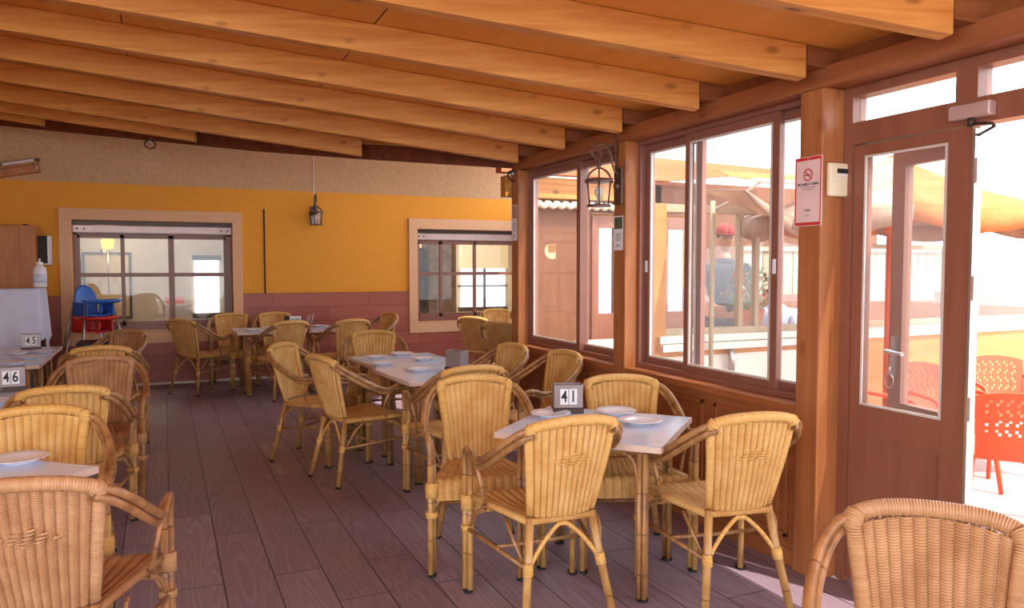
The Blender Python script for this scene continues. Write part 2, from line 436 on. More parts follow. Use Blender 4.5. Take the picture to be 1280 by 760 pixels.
def chair_proto(label, rosy, group):
    s = '_rosy' if rosy else ''
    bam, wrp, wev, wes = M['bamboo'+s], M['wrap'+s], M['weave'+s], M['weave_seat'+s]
    root = thing('wicker_armchair', label, 'chair', group=group)
    ZT = .872
    def backpt(u, v):                               # u -1..1, v 0..1 bottom to top
        hw = .132+.046*v
        z = .475+v*(ZT-.475) + (.028*(1-u*u))*v*v
        y = -.185-.095*v-.02*math.sin(v*PI)*.3 - .028*(1-u*u)
        return Vector((u*hw, y, z))
    # backrest weave with real ribs
    nu = RIBS*6
    def bf(a, b):
        p = backpt(a*2-1, b*.965)
        rib = abs(math.sin(a*RIBS*PI))
        p.y -= .0105*rib
        return p
    mb = MB()
    mb.grid(bf, nu, 16, lambda a, b: (a, b*.40))
    def bf2(a, b):
        p = backpt(a*2-1, b*.965); p.y += .009*abs(math.sin(a*RIBS*PI))+.001; return p
    mb.grid(lambda a, b: bf2(1-a, b), nu, 16, lambda a, b: (1-a, b*.40))
    # rib ends running on into the top rail, with the open gap under it
    for k in range(RIBS):
        u = ((k+.5)/RIBS)*2-1
        mb.tube([backpt(u, .955), backpt(u, 1.02)], .0052, 6)
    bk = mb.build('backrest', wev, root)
    # small raised diamond woven into the middle
    mb = MB()
    for row in range(-2, 3):
        for c in range(-(2-abs(row)), 3-abs(row)):
            u = (c*.24+row*.04); v = .62+row*.030
            p = backpt(u-.10, v-.008); q = backpt(u+.10, v+.008); m = (p+q)/2
            for w_ in (p, q): w_.y -= .009
            m.y -= .0165
            mb.tube([p, m, q], [.0025, .0052, .0025], 6, sub=3)
    mb.build('woven_diamond', wrp, bk)
    # wrapped uprights
    for sx in (-1, 1):
        mb = MB()
        pts = [backpt(sx*1.10, v)+Vector((0, .004, 0)) for v in (-.04, .2, .5, .8, 1.0)]
        mb.tube(pts, [.018, .0195, .021, .0215, .02], 10, flat=.75)
        mb.build('back_upright', wrp, root)
    # top rail
    mb = MB()
    tp = [Vector((-.205, -.275, .862)), Vector((-.178, -.292, .881)), Vector((-.11, -.309, .897)), Vector((0, -.314, .903)),
          Vector((.11, -.309, .897)), Vector((.178, -.292, .881)), Vector((.205, -.275, .862))]
    mb.tube(tp, [.021, .0225, .023, .023, .023, .0225, .021], 12, sub=4)
    for sx in (-1, 1):                              # knotted wrap at each end, over the upright
        mb.tube([Vector((sx*.199, -.268, .835)), Vector((sx*.192, -.282, .868)), Vector((sx*.184, -.29, .882))], [.021, .0275, .026], 10, sub=2)
    mb.build('top_rail', wrp, root)
    # arms and legs
    for sx in (-1, 1):
        arm = [Vector((sx*x, y, z)) for x, y, z in ((.198, -.282, .870), (.238, -.262, .852), (.274, -.205, .808), (.296, -.115, .750), (.303, -.025, .703),
               (.304, .045, .675), (.303, .095, .674), (.300, .145, .690), (.297, .20, .695), (.293, .240, .681), (.289, .262, .645), (.286, .266, .60), (.285, .266, .56))]
        mb = MB(); mb.tube(arm, .0148, 10, sub=3)
        mb.tube([q-Vector((sx*.015, 0, 0)) for q in inset_path(arm, -.0265)], .0140, 10, sub=3)
        mb.build('armrest', bam, root)
        mb = MB()
        mb.tube([Vector((sx*x, y, z)) for x, y, z in ((.297, .185, .674), (.292, .12, .655), (.285, .075, .60), (.272, .062, .53), (.252, .092, .462))], .0095, 8, sub=3)
        mb.build('arm_hoop', bam, root)
        # front leg: two canes side by side
        mb = MB()
        mb.tube([Vector((sx*.285, .266, z)) for z in (.565, .3, .012)], .0155, 10)
        mb.tube([Vector((sx*.270, .2395, z)) for z in (.565, .3, .012)], .0150, 10)
        lg = mb.build('leg', M['bamboo_light'] if not rosy else bam, root)
        for z0, z1 in ((.395, .47), (.295, .325)):
            mb = MB(); mb.tube([Vector((sx*.2775, .2525, z0)), Vector((sx*.2775, .2525, (z0+z1)/2)), Vector((sx*.2775, .2525, z1))], [.0325, .0335, .0325], 10)
            mb.build('cane_binding', wrp, lg)
        mb = MB(); mb.prism([(sx*.2775+0.021*math.cos(q), .2525+(.0135 if math.sin(q) > 0 else -.0135)+.017*math.sin(q)) for q in [2*PI*k/16 for k in range(16)]], 0, .014)
        mb.build('foot_cap', M['black'], lg)
        # rear leg
        mb = MB()
        mb.tube([Vector((sx*.146, -.178, .475)), Vector((sx*.172, -.215, .27)), Vector((sx*.212, -.272, .008))], [.0185, .0185, .0175], 10)
        lg = mb.build('leg', M['bamboo_light'] if not rosy else bam, root)
        mb = MB(); mb.tube([Vector((sx*.1705, -.212, .288)), Vector((sx*.173, -.217, .262)), Vector((sx*.175, -.222, .238))], [.0225, .0235, .0225], 10)
        mb.build('cane_binding', wrp, lg)
        mb = MB(); mb.tube([(sx*.212, -.272, 0), (sx*.211, -.270, .016)], .0190, 10); mb.build('foot_cap', M['black'], lg)
        # side stretcher and quarter braces
        mb = MB()
        mb.tube([Vector((sx*.173, -.212, .262)), Vector((sx*.285, .238, .31))], .010, 8)
        mb.tube([Vector((sx*.280, .21, .33)), Vector((sx*.268, .17, .40)), Vector((sx*.245, .10, .437))], .008, 8, sub=3)
        mb.tube([Vector((sx*.262, .236, .33)), Vector((sx*.225, .232, .39)), Vector((sx*.15, .222, .425))], .008, 8, sub=3)
        mb.tube([Vector((sx*.18, -.185, .28)), Vector((sx*.212, -.14, .38)), Vector((sx*.215, -.07, .437))], .008, 8, sub=3)
        mb.build('stretcher', bam, root)
    mb = MB(); mb.tube([Vector((-.232, .012, .288)), Vector((.232, .012, .288))], .010, 8)
    mb.build('cross_stretcher', bam, root)
    mb = MB()
    mb.tube([Vector((-.172, -.215, .262)), Vector((-.10, -.205, .36)), Vector((-.03, -.195, .425)), Vector((0, -.195, .432)), Vector((.03, -.195, .425)),
             Vector((.10, -.205, .36)), Vector((.172, -.215, .262))], .010, 8, sub=3)
    mb.tube([Vector((-.148, -.18, .452)), Vector((.148, -.18, .452))], .012, 8)
    mb.build('rear_brace', wrp, root)
    # seat: dished, rolled front apron
    def sf(a, b):
        u = a*2-1
        if b <= .8:
            t = b/.8; y = -.185+t*.40; hw = .148+.112*t
            z = .462+.012*t-.018*math.sin(t*PI)*(1-u*u)
        else:
            t = (b-.8)/.2; hw = .26-.004*t
            y = .215+.035*math.sin(min(1, t*2)*PI/2); z = .474-.016*min(1, t*2)**2-.085*max(0, t-.4)/.6
        rib = abs(math.sin(a*12*PI))
        n = (0, 0, 1) if b <= .8 else (0, 1, .3)
        return Vector((u*hw, y+n[1]*.007*rib, z+n[2]*.007*rib))
    mb = MB(); mb.grid(sf, 72, 20, lambda a, b: (a, b*.52))
    def sfb(a, b):
        p = sf(1-a, b); p.z -= .026 if b <= .8 else .0; p.y -= .0 if b <= .8 else .018; return p
    mb.grid(sfb, 72, 10, lambda a, b: (a, b*.52))
    for sx in (-1, 1):
        mb.tube([sf(.5+sx*.5, b)-Vector((0, 0, .012)) for b in (0, .2, .4, .6, .8)], .017, 10)
    mb.tube([Vector((-.148, -.187, .455)), Vector((.148, -.187, .455))], .016, 8)
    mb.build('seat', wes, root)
    return root

# ------------------------------------------------------------------ square bistro table
def table_proto(w=.74, d=.80, H=.745):
    root = thing('bistro_table', 'x', 'table')
    mb = MB(); mb.box((-w/2, -d/2, H-.026), (w/2, d/2, H)); mb.build('tabletop', M['tabletop'], root, bevel=.004)
    mb = MB()
    e = .004
    for a, b in (((-w/2-e, -d/2-e), (w/2+e, -d/2)), ((-w/2-e, d/2), (w/2+e, d/2+e)), ((-w/2-e, -d/2), (-w/2, d/2)), ((w/2, -d/2), (w/2+e, d/2))):
        mb.box((*a, H-.028), (*b, H-.001))
    mb.build('edge_band', M['table_edge'], root)
    ix, iy = w/2-.09, d/2-.09
    mb = MB()
    for sx in (-1, 1): mb.tube([(sx*ix, -iy, H-.046), (sx*ix, iy, H-.046)], .014, 8)
    for sy in (-1, 1): mb.tube([(-ix, sy*iy, H-.046), (ix, sy*iy, H-.046)], .014, 8)
    mb.build('apron_frame', M['bamboo'], root)
    for sx in (-1, 1):
        for sy in (-1, 1):
            cx, cy = sx*ix, sy*iy
            mb = MB()
            for dx, dy in ((0, 0), (-sx*.026, 0), (0, -sy*.026)):
                mb.tube([(cx+dx, cy+dy, H-.05), (cx+dx, cy+dy, .3), (cx+dx, cy+dy, .012)], .0125, 8)
            lg = mb.build('leg', M['bamboo'], root)
            mb = MB()
            mb.tube([(cx-sx*.03, cy, .50), (cx-sx*.04, cy, .60), (cx-sx*.075, cy, .672), (cx-sx*.16, cy, .695)], .010, 8, sub=4)
            mb.tube([(cx, cy-sy*.03, .50), (cx, cy-sy*.04, .60), (cx, cy-sy*.075, .672), (cx, cy-sy*.16, .695)], .010, 8, sub=4)
            mb.build('leg_brace', M['bamboo'], lg)
            mb = MB(); mb.prism([(cx-sx*.009+.027*math.cos(q), cy-sy*.009+.027*math.sin(q)) for q in [2*PI*k/14 for k in range(14)]], 0, .013)
            mb.build('foot_cap', M['black'], lg)
    return root

# ------------------------------------------------------------------ the room shell
def mbox(name, mat, boxes, parent=None, bevel=0):
    mb = MB()
    for a, b in boxes: mb.box(a, b)
    return mb.build(name, mat, parent, bevel=bevel)
BW = 10.9                                           # back wall plane
mb = MB(); mb.box((-5, -2.6, -.12), (2.98, 6.3, 0)); mb.prism([(-5, 6.3), (2.98, 6.3), (3.6, 7.62), (9, 7.62), (9, BW+.1), (-5, BW+.1)], -.12, 0)
struct(mb.build('floor', M['floor']))
# sloping ceiling: rises to the left of the right-hand beam
SL = .145
def zr(x): return 2.43+SL*(2.75-x)                  # underside of the rafters
RD = .158
def zc(x): return zr(x)+RD
VALLEY = [(2.93, 6.2), (2.42, 6.72), (1.76, 7.38), (.88, 8.17), (-.31, 9.0), (-1.58, 9.9), (-3.2, 10.9)]
mb = MB()
poly = [(3.02, -2.6), (3.02, 6.2)]+VALLEY[1:]+[(-5, 10.9), (-5, -2.6)]
k = len(poly)
mb.v += [Vector((x, y, zc(x))) for x, y in poly]+[Vector((x, y, zc(x)+.03)) for x, y in poly]
mb.face(list(range(k))[::-1]); mb.face([k+i for i in range(k)])
for i in range(k): j = (i+1) % k; mb.face([i, j, k+j, k+i])
struct(mb.build('ceiling', M['ceiling']))
# board joints of the ceiling, thin dark battens
mb = MB()
for x in (1.05, -.2, 2.3-3.75, -2.7):
    ye = 6.0+(3.0-x)*.8 if x > -2 else 10.0
    mb.box((-.004, -2.5, -.001), (.004, ye, .004), at=(x, 0, zc(x)-.001))
struct(mb.build('trim_1', M['dark_board']))
# higher ceiling over the back of the room
mb = MB(); mb.prism([(2.95, 6.25), (3.55, 7.6), (5.3, 7.6), (5.3, BW), (-3.2, BW)]+VALLEY[::-1][1:], 3.42, 3.46)
struct(mb.build('ceiling_back', M['ceiling']))

struct(mbox('wall_left_blocker', M['yellow'], [((-3.4, 2.2, 0), (-3.25, 10.9, 3.40))]))  # unseen wall added to cut the daylight from the left
# back wall
WX0, WX1, WZ0, WZ1 = -1.03, .845, .70, 2.12           # opening 1
VX0, VX1, VZ0, VZ1 = 3.435, 5.28, .70, 2.095           # opening 2
def wall_boxes(z0, z1, y0, y1):
    out = []
    for xa, xb in ((-5, WX0), (WX1, VX0), (VX1, 9)): out.append(((xa, y0, z0), (xb, y1, z1)))
    for xa, xb, a, b in ((WX0, WX1, WZ0, WZ1), (VX0, VX1, VZ0, VZ1)):
        if z0 < a: out.append(((xa, y0, z0), (xb, y1, min(a, z1))))
        if z1 > b: out.append(((xa, y0, max(b, z0)), (xb, y1, z1)))
    return out
struct(mbox('wall_back', M['yellow'], wall_boxes(1.155, 2.585, BW, BW+.22)))
struct(mbox('wall_back_plaster', M['concrete'], [((-5, BW-.004, 2.585), (5.4, BW+.22, 3.44))]))
struct(mbox('wall_back_wainscot', M['wainscot'], wall_boxes(0, 1.155, BW-.022, BW+.22)))
struct(mbox('baseboard_back', M['opp_white'], [((-5, BW-.034, 0), (9, BW-.022, .03))]))
mb = MB(); mb.box((5.3, 7.6, 2.5), (9, BW, 2.56)); struct(mb.build('ceiling_wing', M['wing_wood']))
mb = MB(); mb.box((-5, BW-.03, 1.155), (-1.166, BW-.0, 1.172)); mb.box((.972, BW-.03, 1.155), (3.3, BW, 1.172))
struct(mb.build('trim_2', M['wainscot']))

def back_window(name, ox0, ox1, oz0, oz1, x0, x1, z0, z1, sashes, lab):
    root = sroot(name)
    y0 = BW-.045
    mb = MB()
    mb.box((ox0, y0, z1), (ox1, BW+.02, oz1)); mb.box((ox0, y0, oz0), (ox1, BW+.02, z0))
    mb.box((ox0, y0, z0), (x0, BW+.02, z1)); mb.box((x1, y0, z0), (ox1, BW+.02, z1))
    mb.box((x0, BW, z0-.001), (x1, BW+.12, z0+.012))
    mb.build('stone_surround', M['stone'], root, bevel=.006)
    yb = BW+.12
    # roller shutter slot and guide bar
    mbox('shutter_box', M['dark_metal'], [((x0, yb-.03, z1-.055), (x1, yb+.05, z1))], root)
    r = mbox('shutter_rail', M['aluminium'], [((x0, yb-.05, z1-.15), (x1, yb+.0, z1-.06)), ((x0, yb-.055, z1-.155), (x1, yb-.04, z1-.145))], root, bevel=.004)
    mb = MB()
    for x in (x0+.05, x0+.13, x1-.13, x1-.05): mb.sphere((x, yb-.053, z1-.105), .012, 8, 6)
    mb.build('screw', M['dark_metal'], r)
    mb = MB(); zt = z1-.15; zb = z0+.012
    mb.box((x0, yb, zb), (x1, yb+.06, zb+.07)); mb.box((x0, yb, zt-.03), (x1, yb+.06, zt))
    mb.box((x0, yb, zb), (x0+.045, yb+.06, zt)); mb.box((x1-.075, yb, zb), (x1, yb+.06, zt))
    mb.build('window_frame', M['pvc_brown'], root, bevel=.004)
    for si, (xa, xb) in enumerate(sashes):
        mb = MB(); ya, ye = yb+.008+.0*si, yb+.05
        if si % 2: ya -= .012; ye -= .012
        mb.box((xa, ya, zb+.06), (xb, ye, zb+.115)); mb.box((xa, ya, zt-.07), (xb, ye, zt-.025))
        mb.box((xa, ya, zb+.06), (xa+.045, ye, zt-.025)); mb.box((xb-.045, ya, zb+.06), (xb, ye, zt-.025))
        mb.box((xa, ya+.008, 1.405), (xb, ye-.008, 1.455))
        s = mb.build('sash', M['pvc_brown'], root, bevel=.003)
        mbox('pane', M['glass'], [((xa+.04, yb+.026, zb+.11), (xb-.04, yb+.03, zt-.06))], s)
    return root
w1 = back_window('window_1', -1.166, .97, .545, 2.264, WX0, WX1, WZ0, WZ1, [(-1.0, -.455), (-.5, .105), (.085, .79)], '')
w2 = back_window('window_2', 3.30, 5.42, .548, 2.252, VX0, VX1, VZ0, VZ1, [(3.47, 3.86), (3.83, 4.43), (4.39, 5.2)], '')

# ------------------------------------------------------------------ rafters, beam and posts
ang = math.atan2(.32, -1)                            # plan direction of the rafters, going left
ux, uy = -1/math.hypot(1, .32), .32/math.hypot(1, .32)
per = SL/math.hypot(1, .32)
names = ['nearest to the camera, ending above the door', 'second nearest, ending above the post with the sign',
         'third nearest, ending over the big window between posts', 'fourth nearest, ending just above the post with the lantern',
         'fifth nearest, ending left of the post lantern', 'sixth nearest, last to reach the side beam',
         'ending on the dark board above the wall lantern', 'ending on the dark board above the left window', 'at the far left end of the dark board']
ends = [(2.77, 1.985, 3.4), (2.77, 2.72, 4.6), (2.77, 3.505, 5.6), (2.77, 4.30, 6.2), (2.77, 5.085, 6.4), (2.77, 5.915, 6.6), (1.72, 7.16, 5.5), (.305, 8.26, 4.4), (-1.114, 9.2, 3.0)]
RW = .085
for i, (x, y, L) in enumerate(ends):
    t = thing('ceiling_rafter', 'honey pine rafter '+names[i], 'rafter', (x, y, zr(x)), math.atan2(uy, ux), 'pine ceiling rafters')
    mb = MB(); mb.box((0, -RW, 0), (L, 0, RD-.002))
    for v in mb.v: v.z += per*v.x
    mb.build('rafter_timber', M['rafter'], t, bevel=.006)
    if i < 6:
        mb = MB(); mb.box((-.19, -RW+.004, .062), (-.003, -.004, RD-.006))
        for v in mb.v: v.z += per*v.x
        mb.build('rafter_tail', M['rafter_stub'], t)
# dark board that carries the last three rafters, and the boarding above it
def valley(lo, hi):
    mb = MB()
    for a, b in zip(VALLEY[:-1], VALLEY[1:]):
        d = Vector((b[0]-a[0], b[1]-a[1], 0)).normalized(); n = Vector((d.y, -d.x, 0))*-.045
        k = len(mb.v)
        for p in (Vector((*a, 0)), Vector((*b, 0))):
            for q in (p, p-n): mb.v.append(Vector((q.x, q.y, lo(p.x)))); mb.v.append(Vector((q.x, q.y, hi(p.x))))
        for f in ((0, 4, 5, 1), (2, 3, 7, 6), (0, 2, 6, 4), (1, 5, 7, 3), (0, 1, 3, 2), (4, 6, 7, 5)): mb.face([k+i for i in f])
    return mb
tag(valley(lambda x: zr(x)+.01, lambda x: zc(x)-.002).build('valley_board', M['dark_board']), 'dark brown diagonal board carrying the far rafter ends above the plaster band', 'beam')
struct(valley(lambda x: zc(x)+.031, lambda x: 3.42).build('trim_4', M['dark_board']))
# right-hand beam
b = mbox('header_beam', M['beam'], [((2.865, -2.6, 2.392), (3.06, 6.27, 2.49))], bevel=.006)
tag(b, 'long reddish timber beam running over the side windows and the door', 'beam')
struct(mbox('trim_3', M['rafter_stub'], [((2.93, -2.6, 2.49), (2.96, 6.2, 2.60))]))
def post(y, lab):
    o = mbox('timber_post', M['post'], [((-.0, 0, 0), (.155, .145, 2.392))], bevel=.008); o.location = (2.865, y, 0)
    return tag(o, lab, 'post', 'square timber posts of the side wall')
post(2.705, 'square timber post between the door and the windows, with a no smoking sign')
post(4.405, 'square timber post carrying the black lantern between the two side windows')
post(6.125, 'square timber post at the far corner, where the side windows end')
post(.93, 'square timber post on the near side of the open doorway')

# low timber wall under the side windows
IX = 2.905
def low_wall(name, y0, y1, panels):
    r = sroot(name)
    mbox('wall_boards', M['panel_wood'], [((IX, y0, 0), (3.06, y1, .80))], r)
    mb = MB()
    for a, b in panels:
        for (ya, yb, za, zb) in ((a, b, .725, .75), (a, b, .14, .165), (a, a+.025, .14, .75), (b-.025, b, .14, .75)):
            mb.box((IX-.014, ya, za), (IX, yb, zb))
        mb.box((IX-.006, a+.07, .21), (IX, b-.07, .68))
    mb.build('panel_moulding', M['panel_wood'], r, bevel=.004)
    mbox('window_sill', M['panel_wood'], [((2.868, y0, .80), (3.08, y1, .845))], r, bevel=.004)
    mbox('baseboard', M['panel_wood'], [((IX-.012, y0, 0), (IX, y1, .09))], r)
low_wall('wall_right', 2.85, 4.405, [(2.92, 3.50), (3.60, 4.32)])
low_wall('wall_right_far', 4.55, 6.125, [(4.62, 5.02), (5.10, 5.62), (5.70, 6.08)])
low_wall('wall_right_near', -2.6, .93, [(-.6, .1), (.2, .85)])

def frame_yz(mb, x0, x1, ya, yb, za, zb, wl, wr, wb, wt):
    mb.box((x0, ya, za), (x1, ya+wl, zb)); mb.box((x0, yb-wr, za), (x1, yb, zb))
    mb.box((x0, ya+wl, za), (x1, yb-wr, za+wb)); mb.box((x0, ya+wl, zb-wt), (x1, yb-wr, zb))
def side_window(name, y0, y1, sashes, mull):
    r = sroot(name)
    mb = MB(); frame_yz(mb, 2.965, 3.05, y0, y1, .845, 2.392, .03, .03, .035, .03); mb.build('window_frame', M['pvc_brown'], r, bevel=.003)
    if mull: mbox('mullion', M['pvc_brown'], [((2.96, a, .88), (3.04, b, 2.36)) for a, b in mull], r, bevel=.003)
    for ya, yb, xs, latch in sashes:
        mb = MB(); frame_yz(mb, xs, xs+.035, ya, yb, .875, 2.362, .05, .05, .05, .055); s = mb.build('sash', M['pvc_brown'], r, bevel=.003)
        mb = MB(); frame_yz(mb, xs-.004, xs+.012, ya+.047, yb-.047, .922, 2.31, .012, .012, .012, .012); mb.build('glazing_bead', M['pvc_light'], s)
        mbox('pane', M['glass'], [((xs+.014, ya+.045, .92), (xs+.018, yb-.045, 2.315))], s)
        if latch: mbox('latch', M['white'], [((xs-.012, (ya if latch < 0 else yb-.03)+.008, 1.50), (xs, (ya if latch < 0 else yb-.03)+.026, 1.58))], s, bevel=.002)
    return r
side_window('window_3', 4.55, 6.125, [(5.20, 6.09, 2.975, -1), (4.585, 5.27, 3.012, 0)], [(5.19, 5.245)])
side_window('window_4', 2.85, 4.405, [(3.10, 3.90, 2.975, -1), (3.78, 4.37, 3.012, 1), (2.885, 3.18, 3.012, 0)], None)
side_window('window_5', -2.6, .93, [(-.4, .9, 2.975, 0), (-2.5, -.42, 3.012, 0)], None)

# door: transom lights, fixed leaf, leaf folded back outside, closer
d = sroot('door_1')
DX = 3.0
mb = MB()
mb.box((DX, 2.652, 0), (DX+.09, 2.702, 2.39)); mb.box((DX, 1.08, 0), (DX+.09, 1.16, 2.39))
mb.box((DX, 1.16, 2.345), (DX+.09, 2.652, 2.39)); mb.box((DX, 1.16, 2.118), (DX+.09, 2.652, 2.222))
mb.box((DX, 2.04, 2.222), (DX+.09, 2.135, 2.345))
mb.build('door_frame', M['door_brown'], d)
mb = MB()
for a, b in ((2.135, 2.652), (1.16, 2.04)): mb.box((DX+.045, a, 2.222), (DX+.05, b, 2.345))
mb.build('transom_pane', M['glass'], d)
mb = MB(); frame_yz(mb, DX+.012, DX+.06, 2.065, 2.648, .02, 2.112, .108, .065, .13, .055); mb.box((DX+.014, 2.173, .725), (DX+.058, 2.583, .885))
lf = mb.build('door_leaf', M['door_brown'], d)
mbox('pane', M['glass'], [((DX+.034, 2.17, .88), (DX+.039, 2.586, 2.06))], lf)
mb = MB(); mb.box((DX+.026, 2.17, .14), (DX+.046, 2.586, .73)); mb.build('kick_panel', M['door_brown'], lf)
mb = MB(); frame_yz(mb, DX+.008, DX+.016, 2.170, 2.586, .882, 2.06, .01, .01, .01, .01); mb.build('glazing_bead', M['pvc_light'], lf)
mb = MB(); mb.box((DX+.009, 2.050, .05), (DX+.055, 2.063, 2.10)); lk = mb.build('lock_strip', M['steel'], lf)
for z in (1.93, 1.45, .95, .45):
    mbox('strike_plate', M['aluminium'], [((DX+.004, 2.036, z-.05), (DX+.028, 2.050, z+.05))], lk)
# second leaf, hinged at the mullion and swung right round against the outside
a2 = math.radians(12)
lf2 = bpy.data.objects.new('open_door_leaf', None); COL.objects.link(lf2); lf2.parent = d
lf2.matrix_local = T(DX+.14, 2.165, 0) @ RZ(-a2)
mb = MB(); frame_yz(mb, 0, .045, 0, .46, .02, 2.09, .06, .085, .14, .07); mb.box((.001, .06, .735), (.044, .375, .88)); s = mb.build('door_stile_frame', M['door_brown'], lf2)
mbox('pane', M['glass'], [((.02, .06, .87), (.025, .38, 2.03))], lf2)
mbox('kick_panel', M['door_brown'], [((.012, .06, .15), (.03, .38, .74))], lf2)
mb = MB()
mb.box((-.012, .405, 1.0), (0, .435, 1.2)); mb.tube([(-.01, .42, 1.13), (-.05, .42, 1.13), (-.055, .40, 1.13), (-.055, .30, 1.125)], .010, 8, sub=3)
mb.build('door_handle', M['steel'], lf2)
mb = MB()
mb.tube([(-.02, .42, 1.05), (-.03, .415, 1.03)], .006, 6); mb.tube([Vector((-.03, .415+.03*math.cos(t*PI/6), .985+.035*math.sin(t*PI/6))) for t in range(12)], .0025, 6, closed=True)
mb.build('key_ring', M['steel'], lf2)
cl = bpy.data.objects.new('door_closer', None); COL.objects.link(cl); cl.parent = d; cl.location = (DX, 2.05, 2.165)
mb = MB(); mb.box((-.045, -.09, -.028), (0, .085, .03)); mb.build('closer_body', M['aluminium'], cl, bevel=.006)
mb = MB(); mb.lathe([(.014, -.03), (.014, 0)], 10, (-.022, 0, -.028)); mb.tube([(-.022, 0, -.05), (-.03, -.09, -.062), (-.025, -.10, -.075)], .007, 6); mb.tube([(-.025, -.10, -.075), (.03, .0, -.09)], .006, 6)
mb.build('closer_arm', M['dark_metal'], cl)

# ------------------------------------------------------------------ outside
struct(mbox('ground_patio', M['patio'], [((2.98, -9, -.14), (16, 7.55, -.015))]))
struct(mbox('ground_outer', M['patio'], [((-22, -16, -.3), (-5, 24, -.02)), ((-5, -16, -.3), (3, -2.6, -.02)), ((16, -16, -.3), (30, 24, -.02)), ((-5, 16, -.3), (16, 24, -.02))]))
# low wing across the courtyard: timber base, counter boards, glazing
OY = 4.85
r = sroot('wall_opposite')
mbox('plywood_base', M['opp_wood'], [((4.95, OY, -.02), (12, OY+.08, .90))], r)
mbox('white_base', M['opp_white'], [((3.50, OY, -.02), (4.95, OY+.08, .84))], r)
mbox('shadow_strip', M['opp_wood'], [((3.50, OY-.01, .835), (4.95, OY+.08, .885))], r)
mbox('counter_board', M['opp_white'], [((3.44, OY-.10, .885), (5.2, OY+.1, .94)), ((3.44, OY-.06, .945), (5.2, OY+.1, 1.0))], r, bevel=.004)
mbox('inner_boards', M['door_brown'], [((5.3, 6.62, -.02), (12, 6.68, 1.22))], r)
mbox('plant_shelf', M['opp_white'], [((4.3, OY+.1, .955), (5.0, OY+.48, .998))], r)
mbox('sill_board', M['opp_white'], [((5.2, OY-.03, .90), (12, OY+.1, .985))], r, bevel=.004)
mbox('corner_post', M['opp_wood'], [((3.40, OY-.03, -.02), (3.51, OY+.08, 2.02))], r, bevel=.004)
mb = MB()
for x in (4.25, 4.42, 5.02, 5.55, 6.12, 6.75, 7.2, 8.1, 9.0): mb.box((x, OY, 1.05), (x+.045, OY+.05, 1.96 if x < 5.3 else 1.70))
mb.box((3.5, OY, 1.0), (12, OY+.05, 1.05)); mb.box((3.5, OY, 1.96), (5.07, OY+.05, 2.02)); mb.box((5.07, OY, 1.70), (12, OY+.05, 1.74))
mb.build('window_frame', M['fence'], r, bevel=.003)
mb = MB()
xs = (3.52, 4.26, 4.44, 5.04, 5.57, 6.14, 6.77, 7.22, 8.12, 9.02, 12)
for a, b in zip(xs[:-1], xs[1:]): mb.box((a+.02, OY+.022, 1.05), (b-.02, OY+.026, 1.96 if a < 5.0 else 1.70))
mb.build('pane', M['glass'], r)
mb = MB()
for a, b in ((5.62, 6.1), (6.2, 6.72), (6.83, 7.18), (7.27, 8.08), (8.2, 8.98)): mb.box((a, OY+.09, 1.22), (b, OY+.10, 1.50))
mb.build('white_blind', M['opp_white'], r)
st = thing('counter_stand', 'grey metal stand foot under the pale counter boards outside', 'stand', (4.13, OY-.06, 0))
mb = MB(); mb.tube([(0, 0, .885), (0, 0, .7)], .028, 10); mb.build('stand_post', M['steel'], st)
mb = MB(); mb.tube([(0, 0, .7), (-.03, -.01, .62), (-.05, -.015, .57)], [.03, .05, .06], 10); mb.tube([(-.05, -.015, .57), (-.05, -.015, 0)], [.03, .03], 10); mb.build('stand_foot', M['pvc_light'], st)
# fence behind the wing
mb = MB()
for i in range(24):
    x = 6.05+i*.155; mb.box((x, 6.85, -.02), (x+.14, 6.88, 1.72))
mb.box((6.05, 6.88, 1.45), (9.8, 6.93, 1.55)); mb.box((6.05, 6.88, .3), (9.8, 6.93, .4)); mb.box((6.03, 6.82, 1.72), (9.8, 6.93, 1.77))
tag(mb.build('board_fence', M['fence']), 'pale vertical board fence behind the wing across the courtyard', 'fence')
# back wing front wall, with two glazed doors
W7 = 7.5
r = sroot('wall_wing')
mbox('wall_boards', M['wing_wood'], [((3.5, W7, 0), (4.42, W7+.1, 2.5)), ((4.80, W7, 0), (5.38, W7+.1, 2.5)), ((5.85, W7, 0), (9, W7+.1, 2.5)), ((4.42, W7, 2.15), (5.85, W7+.1, 2.5))], r)
mb = MB(); n = Vector((1.3, -.57, 0)).normalized()
mb.prism([(3.0, 6.27), (3.08, 6.27), (3.62, 7.5), (3.5, 7.5)], 0, 2.55); mb.build('return_wall', M['wing_wood'], r)
mb = MB(); mb.prism([(3.2, 2.52), (5.3, 2.52), (6.9, 2.70), (6.9, 2.74), (3.2, 2.82)], -W7+.1, -W7+.25, RX(PI/2)); mb.build('eave_beam', M['roof_orange'], r)
mbox('soffit_beam', M['rafter'], [((3.3, W7-.13, 2.28), (5.2, W7, 2.5))], r)
mb = MB()
for i in range(12):
    x = 3.6+i*.11; mb.tube([(x, W7-.08, 2.24), (x+.055, W7-.11, 2.19), (x+.11, W7-.08, 2.24)], .032, 8, sub=3)
mb.build('pale_valance', M['cream'], r)
